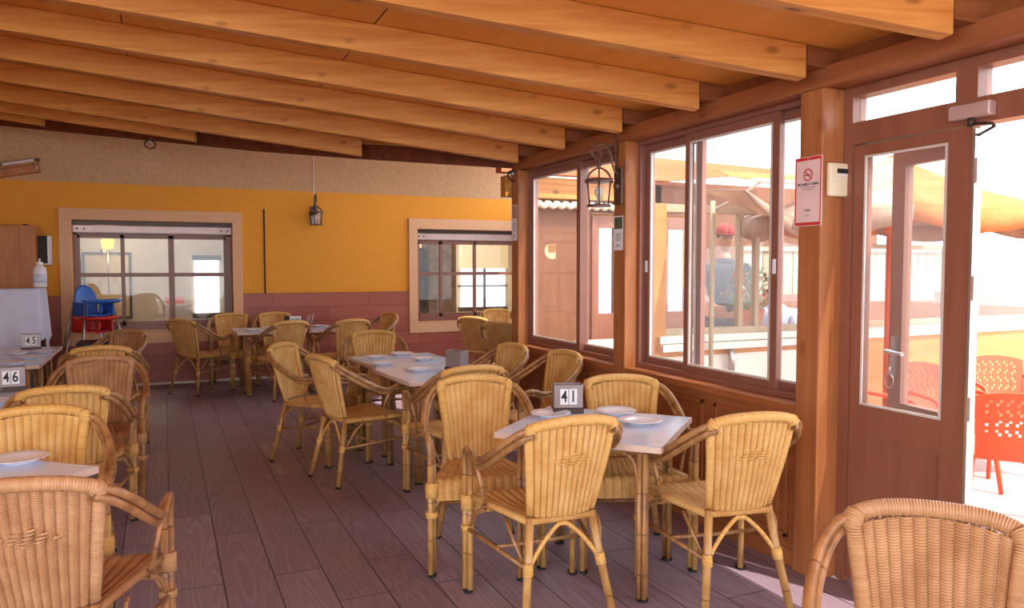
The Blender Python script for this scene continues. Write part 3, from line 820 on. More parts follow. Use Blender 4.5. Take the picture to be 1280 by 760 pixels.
for i, x in enumerate((4.42, 5.38)):
    dd = sroot('door_%d' % (i+2)); w = .38 if i == 0 else .47
    mb = MB()
    for a, b in (((x, .02), (x+.09, 2.12)), ((x+w-.09, .02), (x+w, 2.12)), ((x+.09, .02), (x+w-.09, 1.0)), ((x+.09, 1.98), (x+w-.09, 2.12))):
        mb.box((a[0], W7-.03, a[1]), (b[0], W7+.03, b[1]))
    mb.build('door_leaf', M['door_brown'], dd, bevel=.004)
    mbox('pane', M['glass'], [((x+.09, W7, 1.0), (x+w-.09, W7+.005, 1.98))], dd)
    mbox('lit_room_panel', M['lit_window'], [((x-.05, W7+.6, .9), (x+w+.3, W7+.62, 2.1))], dd)
# wing roof seen from below


# parasol with orange pole outside the door
t = thing('parasol', 'orange-poled parasol with cream and orange canopy outside the glazed door', 'parasol', (5.2, 4.2, -.015))
mb = MB(); mb.lathe([(.24, 0), (.24, .05), (.06, .09), (.04, .30)], 20); mb.build('base', M['dark_metal'], t)
mb = MB(); mb.tube([(0, 0, .08), (0, 0, 1.4), (0, 0, 2.42)], .038, 12); mb.build('pole', M['pole_orange'], t)
R0, ZA, ZE = 1.18, 2.42, 1.95
def can(k0, sag, rr, za, ze, n=8):
    def f(a, b):
        th = 2*PI*(k0+a)/n; rad = rr*b*(1-.06*math.sin(a*PI)*b)
        return Vector((rad*math.cos(th), rad*math.sin(th), za+(ze-za)*b-sag*math.sin(b*PI)-.03*math.sin(a*PI)*b))
    return f
for k in range(8):
    mb = MB(); f = can(k, .05, R0, ZA, ZE); mb.grid(f, 6, 8)
    def val(a, b, f=f):
        p = f(a, 1); return p+Vector((0, 0, -b*(.10+.05*math.sin(a*PI))))
    mb.grid(val, 6, 2)
    mb.build('canopy_panel', M['canopy_orange' if k in (1, 5) else 'canopy_cream'], t, solid=.004)
for k in range(8):
    th = 2*PI*k/8; c, s = math.cos(th), math.sin(th)
    mb = MB(); mb.tube([(.03*c, .03*s, 1.86), (.62*c, .62*s, ZA+(ZE-ZA)*.56-.075)], .011, 6); mb.tube([(.03*c, .03*s, ZA-.04), (R0*.5*c, R0*.5*s, (ZA+ZE)/2-.09), (R0*c, R0*s, ZE-.02)], .009, 6)
    mb.build('rib', M['pole_orange'], t)
mb = MB(); mb.lathe([(.035, -.05), (.06, -.03), (.06, .03), (.035, .05)], 14, (0, 0, 1.86)); mb.build('runner', M['pole_orange'], t)

# sagging shade cloth and orange awning over the wing front
def shade(a, b):
    x = 3.62+a*1.62; y = OY-.22-b*.55+.0*a
    z = 2.06-.27*math.sin(a*PI)**1.1*(.55+.45*math.sin(b*PI/2))+.06*(1-b)
    return Vector((x, y, z))
mb = MB(); mb.grid(shade, 24, 8)
def shade2(a, b):
    p = shade(a, 1); return p+Vector((0, .02*b, -.10*b*math.sin(a*PI)**.5))
mb.grid(shade2, 24, 2)
tag(mb.build('shade_cloth', M['canopy_cream'], solid=.004), 'cream shade cloth sagging in a curve outside the right-hand window', 'shade cloth')
aw = thing('awning', 'orange fabric awning sloping above the sagging cream shade cloth', 'awning', (3.7, OY, 0))
mb = MB(); mb.grid(lambda a, b: Vector((.25+a*2.6, -.02-.50*b, 2.30-.13*b-.02*math.sin(b*PI))), 10, 5); mb.build('fabric', M['canopy_orange'], aw, solid=.004)
mb = MB(); mb.tube([(.2, -.53, 2.165), (2.9, -.53, 2.165)], .016, 8)
for x in (.3, 1.5, 2.8): mb.tube([(x, .03, 1.98), (x, -.53, 2.165)], .010, 6)
mb.build('awning_arm', M['pvc_light'], aw)
p = thing('awning_pole', 'thin tan pole standing left of the man outside the window', 'pole', (3.86, OY-.14, -.015))
mb = MB(); mb.tube([(0, 0, .06), (0, 0, 2.06)], .018, 8); mb.build('pole_tube', M['fence'], p)
mb = MB(); mb.lathe([(.10, 0), (.10, .03), (.03, .06)], 14); mb.build('base', M['dark_metal'], p)

# orange red perforated plastic chairs outside
def plastic_chair():
    t = thing('plastic_chair', 'x', 'chair', group='orange red plastic chairs on the patio')
    def bk(a, b):
        u = a*2-1; return Vector((u*(.205-.02*(1-b)), -.19-.10*b-.02*(1-u*u), .45+.40*b-.03*u*u*b))
    mb = MB()
    hole = lambda i, j: 3 <= i <= 20 and 7 <= j <= 17 and (i+2*(j % 2)) % 3 == 0 and j % 3 != 0
    mb.grid(bk, 24, 20, None, hole, False); mb.build('backrest', M['orange_plastic'], t, solid=.008)
    mb = MB(); mb.grid(lambda a, b: Vector(((a*2-1)*(.20+.02*b), -.20+.42*b, .445-.012*math.sin(a*PI)*math.sin(b*PI)-.02*max(0, b-.85)/.15)), 12, 12)
    mb.build('seat', M['orange_plastic'], t, solid=.010)
    for sx in (-1, 1):
        mb = MB(); mb.tube([(sx*.205, -.255, .70), (sx*.245, -.15, .675), (sx*.25, .05, .665), (sx*.24, .17, .64), (sx*.225, .20, .55)], .015, 8, sub=3); mb.build('armrest', M['orange_plastic'], t)
        for y0, y1 in ((.19, .25), (-.19, -.27)):
            mb = MB(); mb.tube([(sx*.20, y0, .56 if y0 > 0 else .46), (sx*.215, (y0+y1)/2, .25), (sx*.235, y1, 0)], [.020, .018, .014], 8); mb.build('leg', M['orange_plastic'], t)
    return t
pc = plastic_chair()
def put(o, x, y, h, z=0, label=None):
    o.location = (x, y, z); o.rotation_euler = (0, 0, -math.radians(h))
    if label: o['label'] = label
    return o
put(pc, 5.80, 3.62, 215, -.015, 'orange red perforated plastic chair with arms, further one seen through the open doorway')
for x, y, h, lab in ((4.54, 2.84, 50, 'orange red plastic chair at the right edge of the photo, in the open doorway'),
                     (4.98, 3.55, 190, 'orange red plastic chair seen through the door glass, right of the parasol pole'),
                     (4.25, 3.55, 170, 'orange red plastic chair seen through the door glass, left of the parasol pole')):
    put(copy_tree(pc), x, y, h, -.015, lab)

# plants
def bush(name, label, x, y, z, h, w, flowers, n=170, pot=True, seed=1):
    rr = random.Random(seed); t = thing(name, label, 'plant', (x, y, z))
    z0 = 0
    if pot:
        mb = MB(); mb.lathe([(.10, 0), (.13, .16), (.135, .17), (.12, .17), (.11, .14)], 16); mb.build('pot', M['roof_orange'], t); z0 = .15
    mb = MB(); fl = MB()
    for i in range(n):
        a = rr.random()*2*PI; e = rr.random(); q = rr.random()**.5
        c = Vector((math.cos(a)*w*q*(.5+.5*math.sin(e*PI)), math.sin(a)*w*q*.7*(.5+.5*math.sin(e*PI)), z0+e*h))
        d = Vector((math.cos(a), math.sin(a), rr.uniform(-.2, .9))).normalized(); sdv = d.cross(Vector((0, 0, 1))).normalized()
        L = rr.uniform(.04, .075); k = len(mb.v); nn = sdv.cross(d)
        mb.v += [c, c+d*L*.5+sdv*L*.28+nn*.006, c+d*L, c+d*L*.5-sdv*L*.28+nn*.006]; mb.face([k, k+1, k+2, k+3])
        if i % 4 == 0 and flowers:
            b = c+d*.03
            for j in range(5):
                t2 = 2*PI*j/5; v = (sdv*math.cos(t2)+nn*math.sin(t2))*.02; k = len(fl.v); w2 = d*.008
                fl.v += [b, b+v*.7+w2+d.cross(v)*.4, b+v*1.2+w2, b+v*.7+w2-d.cross(v)*.4]; fl.face([k, k+1, k+2, k+3])
        if i % 9 == 0:
            mb.tube([(0, 0, z0*.8), c*.5+Vector((0, 0, z0*.4)), c], [.006, .005, .003], 5)
    mb.build('foliage', M['leaf'], t)
    if flowers: fl.build('flowers', M[flowers], t)
bush('flowering_bush', 'green bush with red flowers in front of the man across the courtyard', 4.62, OY+.29, 1.0, .36, .25, 'flower_red', 260, True, 3)
bush('flower_box', 'low clump of orange flowers outside, right edge of the big window', 3.43, 3.46, 0.405, .28, .22, 'flower_orange', 200, True, 5)
mbox('planter_block', M['roof_orange'], [((-.16, -.16, 0), (.16, .16, .36)), ((-.18, -.18, .36), (.18, .18, .42))], None, bevel=.01).location = (3.43, 3.46, -.015)
tag(bpy.data.objects['planter_block'], 'square terracotta planter block under the orange flowers outside', 'planter')

# tables outside, past the far window
def simple_table(x, y, lab, top, z=0):
    t = thing('patio_table', lab, 'table', (x, y, z), group='tables outside the far window')
    mb = MB(); mb.box((-.36, -.36, .72), (.36, .36, .75)); mb.build('tabletop', M[top], t, bevel=.004)
    for sx in (-1, 1):
        for sy in (-1, 1):
            mb = MB(); mb.tube([(sx*.30, sy*.30, 0), (sx*.30, sy*.30, .72)], .016, 8); mb.build('leg', M['bamboo'], t)
simple_table(3.98, 6.02, 'blue-white topped table outside, seen through the far side window', 'tabletop', -.015)
simple_table(4.40, 6.85, 'pinkish topped table by the wing door, beyond the blue-white one', 'table_edge', -.015)

# ------------------------------------------------------------------ people
def skin_mesh(name, joints, edges, mat, parent, sub=2, root=0):
    me = bpy.data.meshes.new(name); me.from_pydata([j[0] for j in joints], edges, []); me.materials.append(mat)
    o = bpy.data.objects.new(name, me); COL.objects.link(o)
    if parent: o.parent = parent
    sk = o.modifiers.new('skin', 'SKIN'); sk.use_smooth_shade = True; sk.branch_smoothing = .5
    lay = me.skin_vertices[0] if me.skin_vertices else None
    if lay is None:
        bm = bmesh.new(); bm.from_mesh(me); bm.verts.layers.skin.verify(); bm.to_mesh(me); bm.free(); lay = me.skin_vertices[0]
    for i, j in enumerate(joints):
        rr = j[1] if isinstance(j[1], tuple) else (j[1], j[1]); lay.data[i].radius = rr; lay.data[i].use_root = (i == root)
    sb = o.modifiers.new('sub', 'SUBSURF'); sb.levels = sub; sb.render_levels = sub
    return o
def hand_chain(J, E, wrist, d, side, curl):
    # palm plus five finger chains
    d = Vector(d).normalized(); s = Vector(side).normalized(); w = Vector(J[wrist][0]); n = d.cross(s)
    J.append((tuple(w+d*.05), (.030, .016))); palm = len(J)-1; E.append((wrist, palm))
    for k, (off, L) in enumerate(((-.030, .062), (-.010, .074), (.011, .080), (.031, .070))):
        b = w+d*.085+s*off; J.append((tuple(b), .0095)); E.append((palm, len(J)-1))
        J.append((tuple(b+d*L*.5-n*curl*.012), .0088)); E.append((len(J)-2, len(J)-1))
        J.append((tuple(b+d*L*.9-n*curl*.040), .0075)); E.append((len(J)-2, len(J)-1))
    b = w+d*.03-s*.042; J.append((tuple(b), .0105)); E.append((wrist, len(J)-1))
    J.append((tuple(b+d*.045-s*.018-n*.01), .0085)); E.append((len(J)-2, len(J)-1))
def head(t, z, yaw, hair, cap):
    h = bpy.data.objects.new('head_turn', None)
    def hd(a, b):
        th = a*2*PI; ph = b*PI
        x = .073*math.sin(ph)*math.sin(th); y = .092*math.sin(ph)*math.cos(th); zz = -.118*math.cos(ph)
        if zz < 0: x *= 1-.35*(zz/-.118)**2*1.0; y = y*(1-.10*(zz/-.118))
        if y > 0:
            y += .020*math.exp(-((x/.014)**2+((zz+.012)/.026)**2))            # nose
            y += .006*math.exp(-((x/.035)**2+((zz+.055)/.014)**2))            # lips
            y += .010*math.exp(-((x/.03)**2+((zz+.098)/.02)**2))              # chin
            y -= .010*(math.exp(-(((x-.032)/.016)**2+((zz-.012)/.012)**2))+math.exp(-(((x+.032)/.016)**2+((zz-.012)/.012)**2)))
        else: y *= 1.08
        return Vector((x, y, zz))
    R = RZ(-yaw)
    return hd, R
def person(name, label, loc, h, seated, cap):
    t = thing(name, label, 'person', loc, -math.radians(h))
    J = []; E = []
    def add(p, r, par=None):
        J.append((p, r)); 
        if par is not None: E.append((par, len(J)-1))
        return len(J)-1
    dz = 0 if not seated else -.46
    pel = add((0, 0, .95+dz), (.145, .105)); wa = add((0, .01, 1.10+dz), (.135, .10), pel); ch = add((0, .01, 1.30+dz), (.135, .09), wa)
    nk = add((0, .0, 1.47+dz), (.062, .06), ch); hdv = add((0, .015, 1.56+dz), (.055, .06), nk)
    sl = []
    for sx in (-1, 1):
        sh = add((sx*.185, 0, 1.41+dz), .058, ch)
        if sx < 0: el = add((sx*.27, .03, 1.14+dz), .045, sh); wr = add((sx*.22, .23, 1.02+dz), .030, el)
        else: el = add((sx*.26, .04, 1.15+dz), .045, sh); wr = add((sx*.16, .25, 1.06+dz), .030, el)
        dv = Vector(J[wr][0])-Vector(J[el][0]); hand_chain(J, E, wr, dv, (sx*.3, 0, 1), .8)
        hip = add((sx*.095, 0, .88+dz), .088, pel)
        if not seated:
            kn = add((sx*.105, .01, .49), .062, hip); an = add((sx*.11, -.02, .09), .042, kn); to = add((sx*.115, .13, .035), .036, an)
        else:
            kn = add((sx*.12, .42, .47), .064, hip); an = add((sx*.12, .42, .09), .042, kn); to = add((sx*.12, .57, .035), .036, an)
    body = skin_mesh('body', J, E, M['skin'], t)
    z = 1.66+dz
    hd, R = head(t, z, 0, None, cap)
    mb = MB(); mb.grid(lambda a, b: hd(a, b), 28, 20); mb.sphere((-.073, -.005, -.01), .022, 8, 6, (.4, .8, 1.2)); mb.sphere((.073, -.005, -.01), .022, 8, 6, (.4, .8, 1.2))
    ho = mb.build('head', M['skin'], t, loc=(0, .02, z))
    mb = MB()
    for sx in (-1, 1): mb.sphere((sx*.031, .079, .012), .011, 8, 6, (1.1, .5, .7)); mb.box((sx*.031-.018, .085, .030), (sx*.031+.018, .091, .036))
    mb.build('eyes_and_brows', M['hair_dark'], ho)
    mb = MB(); mb.box((-.020, .088, -.058), (.020, .0945, -.053)); mb.build('mouth', M['red_print'], ho)
    mb = MB(); mb.grid(lambda a, b: hd(a, .52+.48*b)*1.06+Vector((0, -.012, .006)), 24, 8); mb.build('hair', M['hair_dark'], ho)
    if cap:
        mb = MB(); mb.grid(lambda a, b: Vector((.088*math.sin((1-b)*PI/2)*math.sin(a*2*PI), -.006+.108*math.sin((1-b)*PI/2)*math.cos(a*2*PI), .045+.105*math.cos((1-b)*PI/2))), 24, 8)
        mb.grid(lambda a, b: Vector(((a*2-1)*.085*(1-.3*b*b), .06+.13*b*(1-.35*(a*2-1)**2), .050-.012*b)), 10, 5)
        mb.build('cap', M['cap_red'], ho, solid=.006)
    # clothing
    SJ = [((0, .0, .93+dz), (.165, .13)), ((0, .01, 1.10+dz), (.160, .13)), ((0, .012, 1.33+dz), (.185, .15)), ((0, .012, 1.43+dz), (.135, .115)), ((0, .004, 1.505+dz), (.078, .078))]
    SE = [(0, 1), (1, 2), (2, 3), (3, 4)]
    for sx in (-1, 1):
        SJ.append(((sx*.19, 0, 1.40+dz), .086)); SE.append((2, len(SJ)-1)); SJ.append(((sx*.255, .025, 1.20+dz), .070)); SE.append((len(SJ)-2, len(SJ)-1))
    skin_mesh('shirt', SJ, SE, M['shirt_dark' if not seated else 'shirt_blue'], t)
    TJ = [((0, 0, .93+dz), (.160, .12))]; TE = []
    for sx in (-1, 1):
        TJ.append(((sx*.097, 0, .86+dz), .103)); TE.append((0, len(TJ)-1))
        TJ.append((((sx*.105, .01, .49) if not seated else (sx*.12, .41, .475)), .080)); TE.append((len(TJ)-2, len(TJ)-1))
        TJ.append((((sx*.11, -.02, .13) if not seated else (sx*.12, .41, .13)), .062)); TE.append((len(TJ)-2, len(TJ)-1))
    skin_mesh('trousers', TJ, TE, M['trousers'], t)
    for sx in (-1, 1):
        fy = 0 if not seated else .43
        mb = MB(); mb.tube([(sx*.112, fy-.06, .04), (sx*.112, fy+.03, .05), (sx*.116, fy+.14, .038), (sx*.117, fy+.18, .03)], [.042, .048, .045, .028], 10, sub=2, flat=.8); mb.build('shoe', M['black'], t)
    return t
person('person', 'person in a dark shirt and red cap standing behind the flowering bush outside', (4.75, 5.62, .13), 205, False, True)
mbox('deck_step', M['opp_wood'], [((3.6, 5.0, -.12), (9, 6.8, .13))]).name = 'floor_deck'
struct(bpy.data.objects['floor_deck'])
person('person', 'person in a pale blue shirt sitting at the right of the big window outside', (5.80, 6.05, .13), 250, True, False)

# ------------------------------------------------------------------ rooms behind the back windows
r = sroot('wall_inner_room')
mbox('plaster_wall', M['cream_wall'], [((-3, 13.4, 0), (2.6, 13.5, 3)), ((-3, 11.2, 0), (-2.9, 13.4, 3)), ((2.5, 11.2, 0), (2.6, 13.4, 3)), ((-3, 11.12, 2.9), (7, 14.9, 3)), ((-3, 11.12, -.05), (7, 14.9, 0)), ((2.6, 14.7, 0), (7, 14.8, 3)), ((6.9, 11.2, 0), (7, 14.8, 3))], r)
pf = thing('picture', 'large framed picture on the cream wall seen through the left wall window', 'picture', (-1.12, 13.39, 1.22))
mb = MB(); 
for a, b in (((-.02, 0), (.02, 1.04)), ((.62, 0), (.66, 1.04)), ((.02, 0), (.62, .04)), ((.02, 1.0), (.62, 1.04))): mb.box((a[0], -.03, a[1]-.5), (b[0], 0, b[1]-.5))
mb.build('picture_frame', M['dark_metal'], pf)
t_ = NT('faded picture'); f_ = t_.noise(t_.coord(scale=(3, 1, 2)), 2.5, 4)
M['picture'] = t_.set(t_.ramp(f_, [(.3, lin('#cbb184')), (.5, lin('#d6c093')), (.7, lin('#c4a078'))]), .5)
mbox('picture_sheet', M['picture'], [((.02, -.012, -.46), (.62, -.004, .50))], pf)
sc = thing('wall_lamp', 'lit yellow-shaded lamp on the cream wall behind the left wall window', 'lamp', (-.755, 12.9, 1.73))
mb = MB(); mb.lathe([(.07, .07), (.095, .19), (.075, .22)], 16); mb.build('lamp_shade', M['lit_shade'], sc)
mb = MB(); mb.tube([(0, 0, .10), (0, .02, .02), (-.06, .1, 0), (-.05, .3, .02), (0, .5, .02)], .014, 8, sub=3); mb.sphere((-.06, .02, .03), .05, 10, 8); mb.tube([(0, 0, .02), (0, 0, -.6)], .012, 8); mb.build('lamp_arm', M['steel'], sc)
iw = sroot('window_6')
mbox('daylight_pane', M['lit_window'], [((.45, 13.36, .78), (.82, 13.385, 1.64))], iw)
mbox('window_frame', M['dark_metal'], [((.42, 13.35, .70), (.86, 13.39, .78)), ((.42, 13.35, 1.64), (.86, 13.39, 1.72))], iw)
ic = thing('side_cabinet', 'grey counter with an orange box inside the left wall window', 'cabinet', (.02, 12.9, 0))
mb = MB(); mb.box((-.02, 0, 0), (.36, .4, .92)); mb.box((-.04, -.02, .92), (.38, .42, .96)); mb.build('cabinet_body', M['pvc_light'], ic, bevel=.01)
mb = MB(); mb.box((.0, .05, .96), (.26, .28, 1.06)); mb.build('orange_box', M['orange_plastic'], ic, bevel=.01)
# behind the second window: rubble pillar, bright glazed door
pl = mbox('stone_pillar', M['rubble'], [((4.02, 12.1, 0), (4.50, 12.5, 2.9))]); tag(pl, 'rubble stone pillar inside, seen through the right wall window', 'pillar')
dc = thing('dark_placeholder', 'dark cupboard left of the stone pillar behind the right wall window, in place of a figure', 'placeholder', (3.55, 12.2, 0))  # dark box added in place of the dark figure in this pane
mb = MB(); mb.box((0, 0, 0), (.42, .4, 1.85)); mb.build('placeholder_body', M['black'], dc, bevel=.01)
mb = MB(); mb.box((.05, -.012, .1), (.20, 0, 1.75)); mb.box((.22, -.012, .1), (.37, 0, 1.75)); mb.build('placeholder_panel', M['darkgap'], dc)
iw = sroot('window_7')
mbox('daylight_pane', M['lit_window'], [((5.55, 14.66, .7), (6.05, 14.68, 1.50)), ((6.1, 14.66, .7), (6.55, 14.68, 1.50))], iw)
mbox('window_frame', M['dark_metal'], [((5.5, 14.64, .62), (6.6, 14.69, .70)), ((5.5, 14.64, 1.12), (6.6, 14.69, 1.15)), ((6.05, 14.64, .7), (6.1, 14.69, 1.5))], iw)
mbox('roller_blind', M['cream'], [((5.5, 14.6, 1.5), (6.6, 14.63, 2.3))], iw)
# ------------------------------------------------------------------ furniture
honey = chair_proto('x', False, 'wicker armchairs around the tables')
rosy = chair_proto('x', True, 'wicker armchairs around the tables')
CH = [  # key, rosy, x, y, heading, label
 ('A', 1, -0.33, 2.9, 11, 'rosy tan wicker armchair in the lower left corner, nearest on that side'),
 ('B', 0, -0.52, 3.62, 178, 'honey wicker armchair facing the camera behind the plate table at the front left'),
 ('C', 0, -0.48, 4.85, 2, 'honey wicker armchair seen from behind with its curled arm at the table numbered 46'),
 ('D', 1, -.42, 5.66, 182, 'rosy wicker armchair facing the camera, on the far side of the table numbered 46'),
 ('E', 0, -.45, 7.05, 2, 'honey wicker armchair seen from behind at the table numbered 45'),
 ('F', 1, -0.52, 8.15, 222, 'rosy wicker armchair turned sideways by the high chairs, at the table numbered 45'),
 ('G', 0, .38, 10.02, 46, 'honey wicker armchair at the left end of the far tables, below the left wall window'),
 ('H', 0, 0.8, 10.47, 180, 'honey wicker armchair against the wall, behind the left one of the far tables'),
 ('I', 0, 1.36, 10.47, 180, 'honey wicker armchair against the reddish boards, behind the cutlery holder'),
 ('J', 0, 1.23, 9.25, -18, 'honey wicker armchair seen from behind at the far tables, left one on their near side'),
 ('K', 0, 1.96, 9.25, -14, 'honey wicker armchair seen from behind at the far tables, right one on their near side'),
 ('L', 0, 2.46, 9.85, 256, 'honey wicker armchair facing left at the right end of the far tables'),
 ('M', 0, 1.09, 6.2, 128, 'pale honey wicker armchair, the farther of two on the left of the middle table'),
 ('N', 0, 1.27, 5.5, 74, 'honey wicker armchair, the nearer of two on the left of the middle table'),
 ('O', 0, 1.80, 6.96, 188, 'honey wicker armchair facing the camera at the far end of the middle table'),
 ('P', 0, 1.76, 4.72, 0, 'honey wicker armchair seen from behind at the near end of the middle table'),
 ('Q', 0, 1.52, 3.72, 195, 'honey wicker armchair facing the camera left of the table numbered 41'),
 ('R', 0, 2.26, 5.5, 262, 'honey wicker armchair facing left by the far side window, the farther of two there'),
 ('S', 0, 2.4, 4.9, 265, 'honey wicker armchair facing left below the lantern, the nearer of two by the window'),
 ('U', 0, 2.25, 3.40, 203, 'honey wicker armchair facing the camera between the table numbered 41 and the window wall'),
 ('V', 0, 1.55, 3.04, 2, 'honey wicker armchair seen from behind, left front seat at the table numbered 41'),
 ('W', 0, 2.33, 2.78, 10, 'honey wicker armchair seen from behind, right front seat at the table numbered 41'),
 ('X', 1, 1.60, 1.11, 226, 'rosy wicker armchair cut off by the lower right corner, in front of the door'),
 ('Y1', 0, 3.72, 8.95, 55, 'honey wicker armchair beside the far corner post, seen from behind at the corner table'),
 ('Y2', 0, 3.62, 7.95, 50, 'honey wicker armchair half hidden by the far corner post, nearest at the corner table'),
 ('Y3', 0, 4.40, 9.95, 185, 'honey wicker armchair facing the camera under the right wall window, behind the corner table'),
]
CH.append(('Z', 0, 5.78, 6.02, 250, 'honey wicker armchair under the seated person across the courtyard'))
used = {0: False, 1: False}
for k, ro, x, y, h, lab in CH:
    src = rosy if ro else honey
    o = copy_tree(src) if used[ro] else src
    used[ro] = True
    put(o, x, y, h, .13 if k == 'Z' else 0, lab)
tb = table_proto()
TB = [('white bistro table numbered 41 at the right front', 1.975, 3.275, -42.0),
      ('white bistro table by the window side, near half of the long middle table', 1.86, 5.42, -4),
      ('white bistro table, far half of the long middle table', 1.855, 6.28, -3),
      ('white bistro table, left one of the pair along the back wall', 1.15, 9.98, 0),
      ('white bistro table, right one of the pair along the back wall', 1.915, 9.98, 0),
      ('white bistro table at the front left with a plate, behind the rosy armchair', -.80, 3.36, 42),
      ('white bistro table numbered 46 at the left edge', -1.08, 5.40, 4),
      ('white bistro table numbered 45 at the left, nearer the camera than the draped cart', -1.30, 7.52, 0),
      ('white bistro table joined to the far side of the table numbered 45', -1.31, 8.34, 0),
      ('white bistro table mostly hidden behind the far corner post', 4.32, 8.95, 0)]
tabs = []
for i, (lab, x, y, h) in enumerate(TB):
    o = tb if i == 0 else copy_tree(tb)
    put(o, x, y, h, 0, lab); o['group'] = 'white bistro tables'; tabs.append(o)
bpy.context.view_layer.update()

# number blocks
TZ = .7455
def number_block(x, y, h, digits, label):
    t = thing('number_block', label, 'table number', (x, y, TZ), -math.radians(h), group='number blocks on the tables')
    t.scale = (1.15, 1.15, 1.15)
    mb = MB(); mb.box((-.072, -.045, 0), (.072, .045, .026)); mb.build('block_base', M['dark_metal'], t, bevel=.003)
    mb = MB(); mb.box((-.068, -.040, .026), (.068, -.032, .135)); mb.box((-.068, .032, .026), (.068, .040, .135)); mb.box((-.068, -.032, .026), (-.062, .032, .135))
    mb.box((.062, -.032, .026), (.068, .032, .135)); mb.box((-.062, -.032, .10), (.062, .032, .108))
    mb.build('block_body', M['holder'], t, bevel=.002)
    if digits:
        for i, c in enumerate(digits):
            xx = -.021+.042*i
            cd = mbox('number_card', M['white'], [((xx-.019, -.0415, .042), (xx+.019, -.0402, .116))], t)
            text_mesh('digit', c, .078, M['number_dark'], cd, T(xx, -.0418, .079) @ RX(PI/2) @ Matrix.Diagonal((.75, 1, 1, 1)), .0004, bold=.0012)
    return t
M['holder'] = plain('brushed grey brown metal', '#9a8a88', .35, .5, .4)
number_block(1.99, 3.62, 20, '41', 'grey number block reading 41 on the right front table')
number_block(2.02, 5.42, 62, None, 'grey holder with its blank side to the camera on the middle table')
number_block(-.90, 5.72, -6, '46', 'grey number block reading 46 on the left table')
number_block(-1.16, 8.45, -6, '45', 'grey number block reading 45 on the far left table')
# far table holder with printed sheet and cutlery
t = thing('cutlery_holder', 'dark holder with a white printed sheet and cutlery on the far tables', 'holder', (1.50, 10.08, TZ))
mb = MB(); mb.box((-.10, -.05, 0), (-.045, .05, .16)); mb.build('dark_box', M['black'], t, bevel=.004)
s = mbox('printed_sheet', M['white'], [((-.04, -.045, 0), (.10, -.035, .155))], t)
mb = MB()
for k in range(4): mb.box((-.025+.03*k, -.047, .055), (-.007+.03*k, -.0455, .13))
mb.build('print_lines', M['holder'], s)
for k, (dx, l) in enumerate(((.14, .16), (.17, .17), (.21, .18))):
    mb = MB(); mb.tube([(dx, -.01, .002), (dx+.035, 0, .08), (dx+.06, .01, l)], [.004, .004, .007], 6, flat=.5); mb.build('cutlery', M['steel'], t)
mb = MB(); mb.box((.115, -.03, 0), (.22, .03, .05)); mb.build('cutlery_box', M['holder'], t, bevel=.004)

# plates
pp = thing('plate', 'x', 'plate', group='plates laid on the tables')
mb = MB(); mb.lathe([(.001, .004), (.062, .004), (.075, .010), (.108, .019), (.110, .021), (.107, .0225), (.074, .0135), (.060, .008), (.001, .008)], 32); mb.lathe([(.055, 0), (.06, 0), (.062, .005), (.053, .005)], 32)
mb.build('plate_dish', M['plate'], pp)
PL = [(1.853, 3.557, 'white plate left of the number block on the table numbered 41'), (2.206, 3.469, 'white plate at the back right of the table numbered 41'),
      (2.18, 3.202, 'white plate nearest the right front corner of the table numbered 41'),
      (1.77, 5.55, 'white plate nearest the camera on the middle table'), (1.60, 6.01, 'white plate on the left of the near half of the middle table'),
      (1.66, 6.456, 'white plate on the left of the far half of the middle table'), (2.00, 6.17, 'white plate behind the blank holder on the middle table'),
      (1.93, 6.60, 'white plate at the far right of the middle table'),
      (-.55, 3.62, 'white plate showing on the front left table'), (-.80, 3.22, 'white plate at the left frame edge on the front left table'),
      (-.90, 5.25, 'white plate nearest the camera on the table numbered 46'), (-1.05, 5.68, 'white plate at the left edge beside the 46 block'),
      (-1.12, 7.32, 'white plate nearest the camera on the table numbered 45'), (-1.10, 7.72, 'white plate in the middle of the tables numbered 45'),
      (-1.22, 8.12, 'white plate just before the 45 block'), (-1.02, 8.18, 'white plate at the far right of the tables numbered 45'),
      (.98, 9.85, 'white plate at the near left of the far tables'), (1.24, 10.12, 'white plate at the back of the left far table'),
      (1.95, 9.86, 'white plate at the front of the right far table'), (1.85, 10.14, 'white plate right of the cutlery on the far tables')]
for i, (x, y, lab) in enumerate(PL):
    o = pp if i == 0 else copy_tree(pp); put(o, x, y, 0, TZ, lab)

# draped cart, cabinet, speaker and bottle at the far left
t = thing('wooden_cabinet', 'tall honey brown wooden cabinet at the left edge, against the ochre wall', 'cabinet', (-1.50, 10.46, 0))
mb = MB(); mb.box((-.75, -.02, 0), (.14, .41, 2.02)); mb.build('cabinet_body', M['cabinet'], t, bevel=.006)
mb = MB(); mb.box((-.74, -.042, .1), (-.02, -.021, 2.0)); mb.build('cabinet_door', M['cabinet'], t, bevel=.004)
mb = MB(); mb.sphere((.04, .05, 2.02), .028, 10, 6, (1.5, 1, .6)); mb.build('top_knob', M['dark_metal'], t)
t = thing('loudspeaker', 'black loudspeaker with pale edge on the wall beside the wooden cabinet', 'speaker', (-1.26, 10.66, 1.74))
mb = MB(); mb.box((-.115, -.06, -.165), (0, .235, .165)); mb.build('speaker_box', M['black'], t, bevel=.006)
mb = MB(); mb.box((0, -.07, -.175), (.016, .235, .17)); mb.box((-.115, -.07, -.18), (.016, .235, -.165)); mb.build('pale_trim', M['white'], t, bevel=.003)
mb = MB(); mb.box((-.105, -.068, -.155), (-.01, -.06, .155)); mb.build('speaker_grille', M['darkgap'], t)
t = thing('draped_cart', 'tall cart covered with a white cloth in front of the wooden cabinet', 'cart', (-1.50, 9.72, 0))
mb = MB(); mb.box((-.30, -.25, .06), (.27, .25, 1.285)); mb.build('cart_frame', M['dark_metal'], t, bevel=.01)
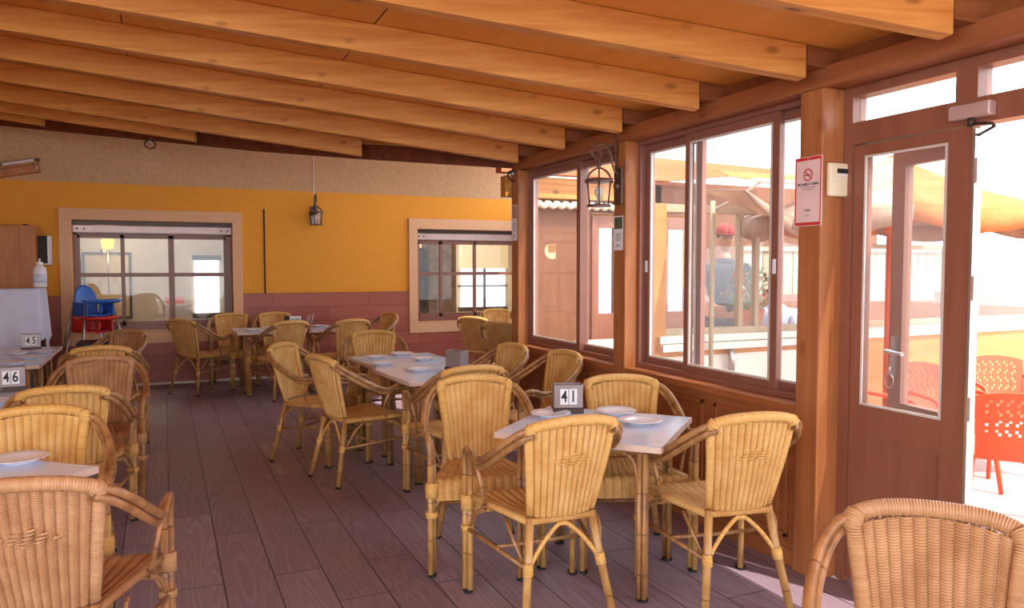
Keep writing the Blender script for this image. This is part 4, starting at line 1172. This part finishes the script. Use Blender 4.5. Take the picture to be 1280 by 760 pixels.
def dr(a, b):
    # b 0 top centre .. 1 hem ; a around
    th = a*2*PI; cx, sx = math.cos(th), math.sin(th)
    m = max(abs(cx), abs(sx)); ex, ey = cx/m, sx/m
    if b < .3: q = b/.3; return Vector((ex*.305*q-.015, ey*.27*q, 1.30))
    q = (b-.3)/.7; w = 1+.10*q+.025*math.sin(th*9)*q
    return Vector((ex*.305*w-.015, ey*.27*w, 1.30-(.60+.07*math.sin(th*4+1))*q-.004))
mb = MB(); mb.grid(dr, 96, 24); mb.build('white_cloth', M['cloth'], t, solid=.006)
mb = MB()
for sx in (-.24, .21):
    for sy in (-.2, .2): mb.sphere((sx, sy, .033), .033, 10, 8, (.6, 1, 1))
mb.build('castor', M['black'], t)
t = thing('bottle', 'white dispenser bottle standing on the draped cart', 'bottle', (-1.24, 9.76, 1.313))
mb = MB(); mb.lathe([(.062, 0), (.068, .01), (.068, .17), (.06, .215), (.03, .235), (.03, .25)], 20); mb.build('bottle_body', M['white'], t)
mb = MB(); mb.lathe([(.0685, .05), (.0692, .05), (.0692, .14), (.0685, .14)], 20); mb.build('bottle_label', M['cloth'], t)
mb = MB(); mb.lathe([(.034, .248), (.034, .275), (.015, .28)], 14); mb.tube([(0, 0, .27), (0, 0, .30), (.01, -.05, .305)], .010, 8); mb.build('pump', M['white'], t)

# stacked high chairs
def high_chair(name, lab, mat, x, y, z, legs):
    t = thing(name, lab, 'high chair', (x, y, z), .55)
    mb = MB()
    def bk(a, b):
        u = a*2-1; w = .135*math.sqrt(max(.02, 1-max(0, (b-.45)/.55)**2.2)); return Vector((u*w, .15+.05*b-.02*(1-u*u)*-1, .02+.36*b))
    mb.grid(bk, 14, 14); mb.build('backrest', mat, t, solid=.016)
    mb = MB(); mb.grid(lambda a, b: Vector(((a*2-1)*.15, -.14+.29*b, .02+.03*abs(a*2-1)**3)), 12, 6); mb.build('seat', mat, t, solid=.016)
    for sx in (-1, 1):
        mb = MB(); mb.prism([(-.17, .02), (.16, .02), (.16, .19), (-.17, .17)], sx*.155-.008, sx*.155+.008, Matrix(((0, 0, 1, 0), (1, 0, 0, 0), (0, 1, 0, 0), (0, 0, 0, 1))))
        mb.build('side_panel', mat, t, bevel=.006)
    mb = MB()
    def tr(a, b):
        th = a*2*PI; rx, ry = .21, .13; p = .55+.45*b
        return Vector((rx*p*math.copysign(abs(math.cos(th))**.6, math.cos(th)), -.20+ry*p*math.copysign(abs(math.sin(th))**.6, math.sin(th)), .195-.02*(1-b)+.02*(b > .9)))
    mb.grid(tr, 32, 6); mb.lathe([(.001, .172), (.12, .176)], 24, (0, -.2, 0)); mb.build('tray', mat, t, solid=.01)
    mb = MB(); mb.tube([(0, -.17, .17), (0, -.175, .06), (0, -.13, .03)], .016, 8, sub=2); mb.build('crotch_post', mat, t)
    for sx in (-1, 1):
        for sy in (-1, 1):
            mb = MB(); top = Vector((sx*.165, sy*.13, .16)); ft = Vector((sx*.275, sy*.27, -legs)); q = top+(ft-top)*.5
            mb.tube([top, ft+(top-ft)*.03], .0115, 8); lg = mb.build('leg', M['steel'], t)
            mb = MB(); mb.tube([ft, ft+(top-ft)*.04], .016, 8); mb.build('foot_cap', M['black'], lg)
    return t
high_chair('high_chair', 'blue plastic high chair stacked on top of the red one under the left wall window', M['blue_plastic'], -.78, 10.40, .93, .55)
high_chair('high_chair', 'red plastic high chair underneath the blue one under the left wall window', M['red_plastic'], -.80, 10.40, .73, .73)
t = thing('stool', 'low dark-seated stool with pale wooden legs in front of the high chairs', 'stool', (-.62, 9.72, 0))
mb = MB(); mb.box((-.27, -.2, .66), (.25, .2, .70)); mb.build('seat_board', M['black'], t, bevel=.008)
for sx in (-1, 1):
    for sy in (-1, 1):
        mb = MB(); mb.box((sx*.22-.02, sy*.17-.02, 0), (sx*.22+.02, sy*.17+.02, .66)); mb.build('leg', M['bamboo_light'], t, bevel=.003)
mb = MB(); mb.box((-.22, -.18, .50), (.22, -.16, .66)); mb.box((-.22, .16, .50), (.22, .18, .66)); mb.build('apron', M['darkgap'], t)

# ------------------------------------------------------------------ lanterns, signs and small wall things
def lantern(name, lab, mtx, cord):
    # local: wall plane x=0, lantern hangs at x=-.16 (out of the wall), z=0 at the bottom of the cage
    t = bpy.data.objects.new(name, None); COL.objects.link(t); t.matrix_world = mtx; tag(t, lab, 'wall lantern', 'bronze wall lanterns')
    cx = -.165; n = 6
    mb = MB(); mb.box((-.018, -.05, .02), (0, .05, .27)); mb.sphere((-.018, 0, .145), .03, 10, 8); mb.build('wall_plate', M['bronze'], t, bevel=.008)
    mb = MB(); mb.tube([(-.015, 0, .22), (-.05, 0, .27), (-.075, 0, .36), (-.115, 0, .415), (cx, 0, .425), (cx-.05, 0, .395), (cx-.055, 0, .35), (cx-.02, 0, .325), (cx+.015, 0, .345), (cx+.01, 0, .375), (cx-.012, 0, .372)], [.009]*8+[.008, .007, .006], 8, sub=4)
    mb.build('scroll_arm', M['bronze'], t)
    mb = MB(); mb.lathe([(.012, .255), (.02, .262), (.012, .275), (.017, .29), (.010, .305), (.012, .325), (.006, .335)], 14, (cx, 0, 0)); mb.build('finial', M['bronze'], t)
    rb, rt = .072, .098
    mb = MB()
    mb.lathe([(.06, 0), (rb+.022, 0), (rb+.016, .014), (.06, .014)], n, (cx, 0, 0))
    mb.lathe([(rt-.02, .165), (rt+.008, .165), (rt+.014, .172), (rt-.002, .186), (rt-.02, .186)], n, (cx, 0, 0))
    for k in range(n):
        th = 2*PI*k/n; c, s = math.cos(th), math.sin(th)
        mb.tube([(cx+rb*c, s*rb, .01), (cx+rt*.92*c, s*rt*.92, .17)], .0055, 6)
        mb.tube([(cx+rt*.92*c, s*rt*.92, .18), (cx+.082*c, s*.082, .212), (cx+.052*c, s*.052, .242), (cx+.014*c, s*.014, .262)], .005, 6, sub=2)
    mb.build('cage', M['bronze'], t)
    mb = MB()
    for k in range(n):
        a, b = 2*PI*k/n, 2*PI*(k+1)/n; f = len(mb.v)
        mb.v += [Vector((cx+rb*.97*math.cos(a), rb*.97*math.sin(a), .014)), Vector((cx+rb*.97*math.cos(b), rb*.97*math.sin(b), .014)),
                 Vector((cx+rt*.88*math.cos(b), rt*.88*math.sin(b), .165)), Vector((cx+rt*.88*math.cos(a), rt*.88*math.sin(a), .165))]; mb.face([f, f+1, f+2, f+3])
    mb.build('glass_panes', M['clean_glass'], t)
    mb = MB(); mb.lathe([(.014, .014), (.014, .06), (.02, .065), (.03, .095), (.03, .11), (.018, .135), (.004, .15)], 14, (cx, 0, 0)); mb.build('bulb', M['bulb'], t)
    if cord:
        mb = MB(); mb.tube(cord, .0045 if len(cord) < 4 else .006, 6, sub=3); mb.build('cord', M['white'] if len(cord) < 4 else M['dark_metal'], t)
    return t
lantern('wall_lantern', 'bronze glass lantern on the post between the side windows', T(2.865, 4.478, 1.945) @ RX(0), [(-.02, 0, .25), (-.03, -.005, .33), (-.012, .01, .40), (-.02, .015, .46), (-.03, .01, .50)])
lantern('wall_lantern', 'bronze glass lantern on the ochre back wall below a white cord', T(1.93, BW, 2.11) @ RZ(PI/2-.0), [(-.03, 0, .42), (-.012, 0, .6), (-.012, 0, 1.25)])

# no smoking sign on the first post (camera side faces -X)
def plate_mtx(x, y, z): # local x -> -Y (right as seen), local y -> up, normal -> -X
    return Matrix(((0, 0, -1, x), (-1, 0, 0, y), (0, 1, 0, z), (0, 0, 0, 1)))
t = bpy.data.objects.new('no_smoking_sign', None); COL.objects.link(t); t.matrix_world = plate_mtx(2.8648, 2.787, 1.905)
tag(t, 'white and red no smoking sign on the post beside the door', 'sign')
mb = MB(); mb.box((-.083, -.165, 0), (.083, .165, .003)); mb.build('sign_board', M['red_print'], t)
mb = MB(); mb.box((-.083, -.168, -.001), (.083, -.165, .004)); mb.box((-.083, .165, -.001), (.083, .168, .004)); mb.box((-.085, -.168, -.001), (-.082, .168, .004)); mb.box((.082, -.168, -.001), (.085, .168, .004)); mb.build('sign_border', M['sign_paper'], t)
mbox('sign_paper', M['sign_paper'], [((-.074, -.150, .003), (.074, .150, .004))], t)
mb = MB(); k0 = 0
for i in range(32):
    a, b = 2*PI*i/32, 2*PI*(i+1)/32; f = len(mb.v)
    for (r_, an) in ((.030, a), (.0235, a), (.0235, b), (.030, b)): mb.v.append(Vector((r_*math.cos(an), .08+r_*math.sin(an), .0046)))
    mb.face([f, f+3, f+2, f+1])
mb.box((-.027, -.0032, .0044), (.027, .0032, .0048), RZ(-PI/4), (0, .08, 0)); mb.build('prohibition_ring', M['red_print'], t)
mb = MB(); mb.box((-.018, .0755, .0042), (.012, .0815, .0045)); mb.box((.014, .0755, .0042), (.018, .0815, .0045)); mb.tube([(.017, .084, .0044), (.013, .090, .0044), (.018, .096, .0044)], .0012, 5); mb.build('cigarette', M['number_dark'], t)
text_mesh('sign_text', 'PROHIBIDO FUMAR', .0155, M['number_dark'], t, T(0, .034, .0042) @ Matrix.Diagonal((.98, 1.15, 1, 1)), .0003, bold=.0004)
mb = MB()
for k, w_ in enumerate((.046, .036)): mb.box((-w_, .018-k*.010, .0042), (w_, .0215-k*.010, .0045))
mb.build('sign_small_print', M['holder'], t)
mb = MB()
for dx in (-.011, 0, .011): mb.tube([Vector((dx+.007*math.cos(q*PI/6), -.098+.010*math.sin(q*PI/6), .0044)) for q in range(7)], .0014, 5)
mb.build('sign_emblem', M['number_dark'], t)
mb = MB(); mb.box((-.013, -.119, .0042), (.013, -.116, .0045)); mb.build('emblem_print', M['holder'], t)
mb = MB(); mb.sphere((0, .158, .004), .004, 8, 6); mb.build('screw', M['steel'], t)
# thermostat / keypad on the face of the same post towards the camera
t = thing('wall_keypad', 'cream plastic keypad with small display on the post by the door', 'keypad', (2.962, 2.703, 1.955))
mb = MB(); mb.box((-.075, -.028, -.08), (.078, 0, .08)); mb.build('case', M['cream'], t, bevel=.010)
mb = MB(); mb.box((-.03, -.0295, .030), (.058, -.028, .052)); mb.build('display', M['number_dark'], t)
mb = MB(); mb.box((-.066, -.0295, .004), (.070, -.028, .0065)); mb.box((-.03, -.0293, .016), (.04, -.028, .026)); mb.build('flap_line', M['white'], t)
# little notices on the other posts
def notice(lab, mtx, w, h, head):
    t = bpy.data.objects.new('notice', None); COL.objects.link(t); t.matrix_world = mtx; tag(t, lab, 'notice')
    mb = MB(); mb.box((-w/2, -h/2, 0), (w/2, h/2, .003)); mb.build('notice_board', M['white'], t)
    mb = MB(); mb.box((-w/2+.006, h*.12, .003), (w/2-.006, h/2-.008, .0036)); mb.build('notice_header', head, t)
    mb = MB()
    for k in range(4): mb.box((-w*.33, -h*.04-k*h*.06, .003), (w*.33*(1-.2*(k % 2)), -h*.015-k*h*.06, .0036))
    mb.tube([(-w*.25, -h*.40, .004), (0, -h*.34, .004), (w*.25, -h*.40, .004)], .004, 5, sub=2); mb.build('notice_print', M['holder'], t)
notice('small white notice with a dark header under the lantern on the post', plate_mtx(2.8662, 4.488, 1.77), .115, .235, plain('notice green', '#55633f', .6))
notice('narrow reddish notice on the far corner post', plate_mtx(2.8662, 6.20, 1.93), .11, .32, plain('faded red print', '#b98d83', .6))

# things on the back wall
o = MB(); o.tube([(1.262, BW-.008, .80), (1.262, BW-.008, 2.32)], .010, 8); tag(o.build('conduit', M['darkgap']), 'thin dark vertical conduit on the ochre wall right of the left window', 'pipe')
t = thing('folded_awning', 'tilted wooden arm with a dark metal rail on the plaster band at the upper left', 'awning arm', (-1.55, BW-.06, 2.74))
rt = RY(-.22)
mb = MB(); mb.box((-.75, -.05, -.10), (.20, .05, .03), rt); mb.build('wooden_arm', M['cabinet'], t, bevel=.008)
mb = MB(); mb.box((-.75, -.058, .03), (.22, .058, .062), rt); mb.box((-.75, -.056, -.008), (.20, -.051, .0), rt); mb.build('metal_rail', M['dark_metal'], t, bevel=.004)
mb = MB(); mb.box((-.16, -.062, .028), (.17, -.056, .058), rt); mb.build('rail_slot', M['pvc_light'], t)
mb = MB(); mb.tube([rt @ Vector((.15, -.05, .0)), rt @ Vector((.17, -.06, -.05)), rt @ Vector((.15, -.05, -.07))], .010, 8, sub=2); mb.sphere(tuple(rt @ Vector((0, -.055, -.06))), .018, 8, 6); mb.build('hook', M['steel'], t)
for x, y, z, lab in ((-.10, 8.76, 2.80, 'small coiled metal fitting under the dark board above the left wall window'), (2.845, 6.20, 2.345, 'small coil of grey wire at the top of the far corner post')):
    t = thing('wire_coil', lab, 'wire coil', (x, y, z))
    mb = MB(); mb.tube([Vector((.05*math.cos(k*PI/5), .012*math.sin(k*.7), .045*math.sin(k*PI/5))) for k in range(26)], .008, 6, sub=2); mb.build('coil', M['dark_metal'], t)
    mb = MB(); mb.sphere((0, 0, .02), .022, 8, 6); mb.build('clip', M['steel'], t)

# ------------------------------------------------------------------ camera and light
cam = bpy.data.cameras.new('camera'); co = bpy.data.objects.new('camera', cam); COL.objects.link(co)
cam.sensor_width = 36; cam.lens = 36*950/1280; cam.clip_start = .05
co.location = (0, 0, 1.54); co.rotation_euler = (PI/2-math.atan2(47, 950), 0, -math.radians(24.6)); SC.camera = co
w = bpy.data.worlds.new('sky'); SC.world = w; w.use_nodes = True
bg = w.node_tree.nodes['Background']; bg.inputs[0].default_value = (.84, .92, 1.0, 1); bg.inputs[1].default_value = 3.5
sn = bpy.data.lights.new('sun', 'SUN'); sn.energy = 5.0; sn.angle = math.radians(.6); sn.color = (1, .93, .82)
so = bpy.data.objects.new('sun', sn); COL.objects.link(so)
so.rotation_euler = Vector((-.24, .62, -1)).to_track_quat('-Z', 'Y').to_euler()
for nm, loc, e, c in (('inner_room_fill', (-.2, 12.2, 2.7), 22, (1, .96, .9)), ('inner_dining_fill', (4.6, 12.9, 2.7), 90, (1, .92, .8)), ('shade_lamp', (-.755, 12.85, 1.83), 6, (1, .75, .4))):  # unseen fills added to brighten the inner rooms; last belongs to the wall lamp
    l = bpy.data.lights.new(nm, 'POINT'); l.energy = e; l.color = c; l.shadow_soft_size = .15
    lo = bpy.data.objects.new(nm, l); COL.objects.link(lo); lo.location = loc
vs = SC.view_settings; SC.display_settings.display_device = 'sRGB'
vs.view_transform = 'Standard'; vs.look = 'None'; vs.gamma = 1; vs.use_curve_mapping = False; vs.exposure = 0.62
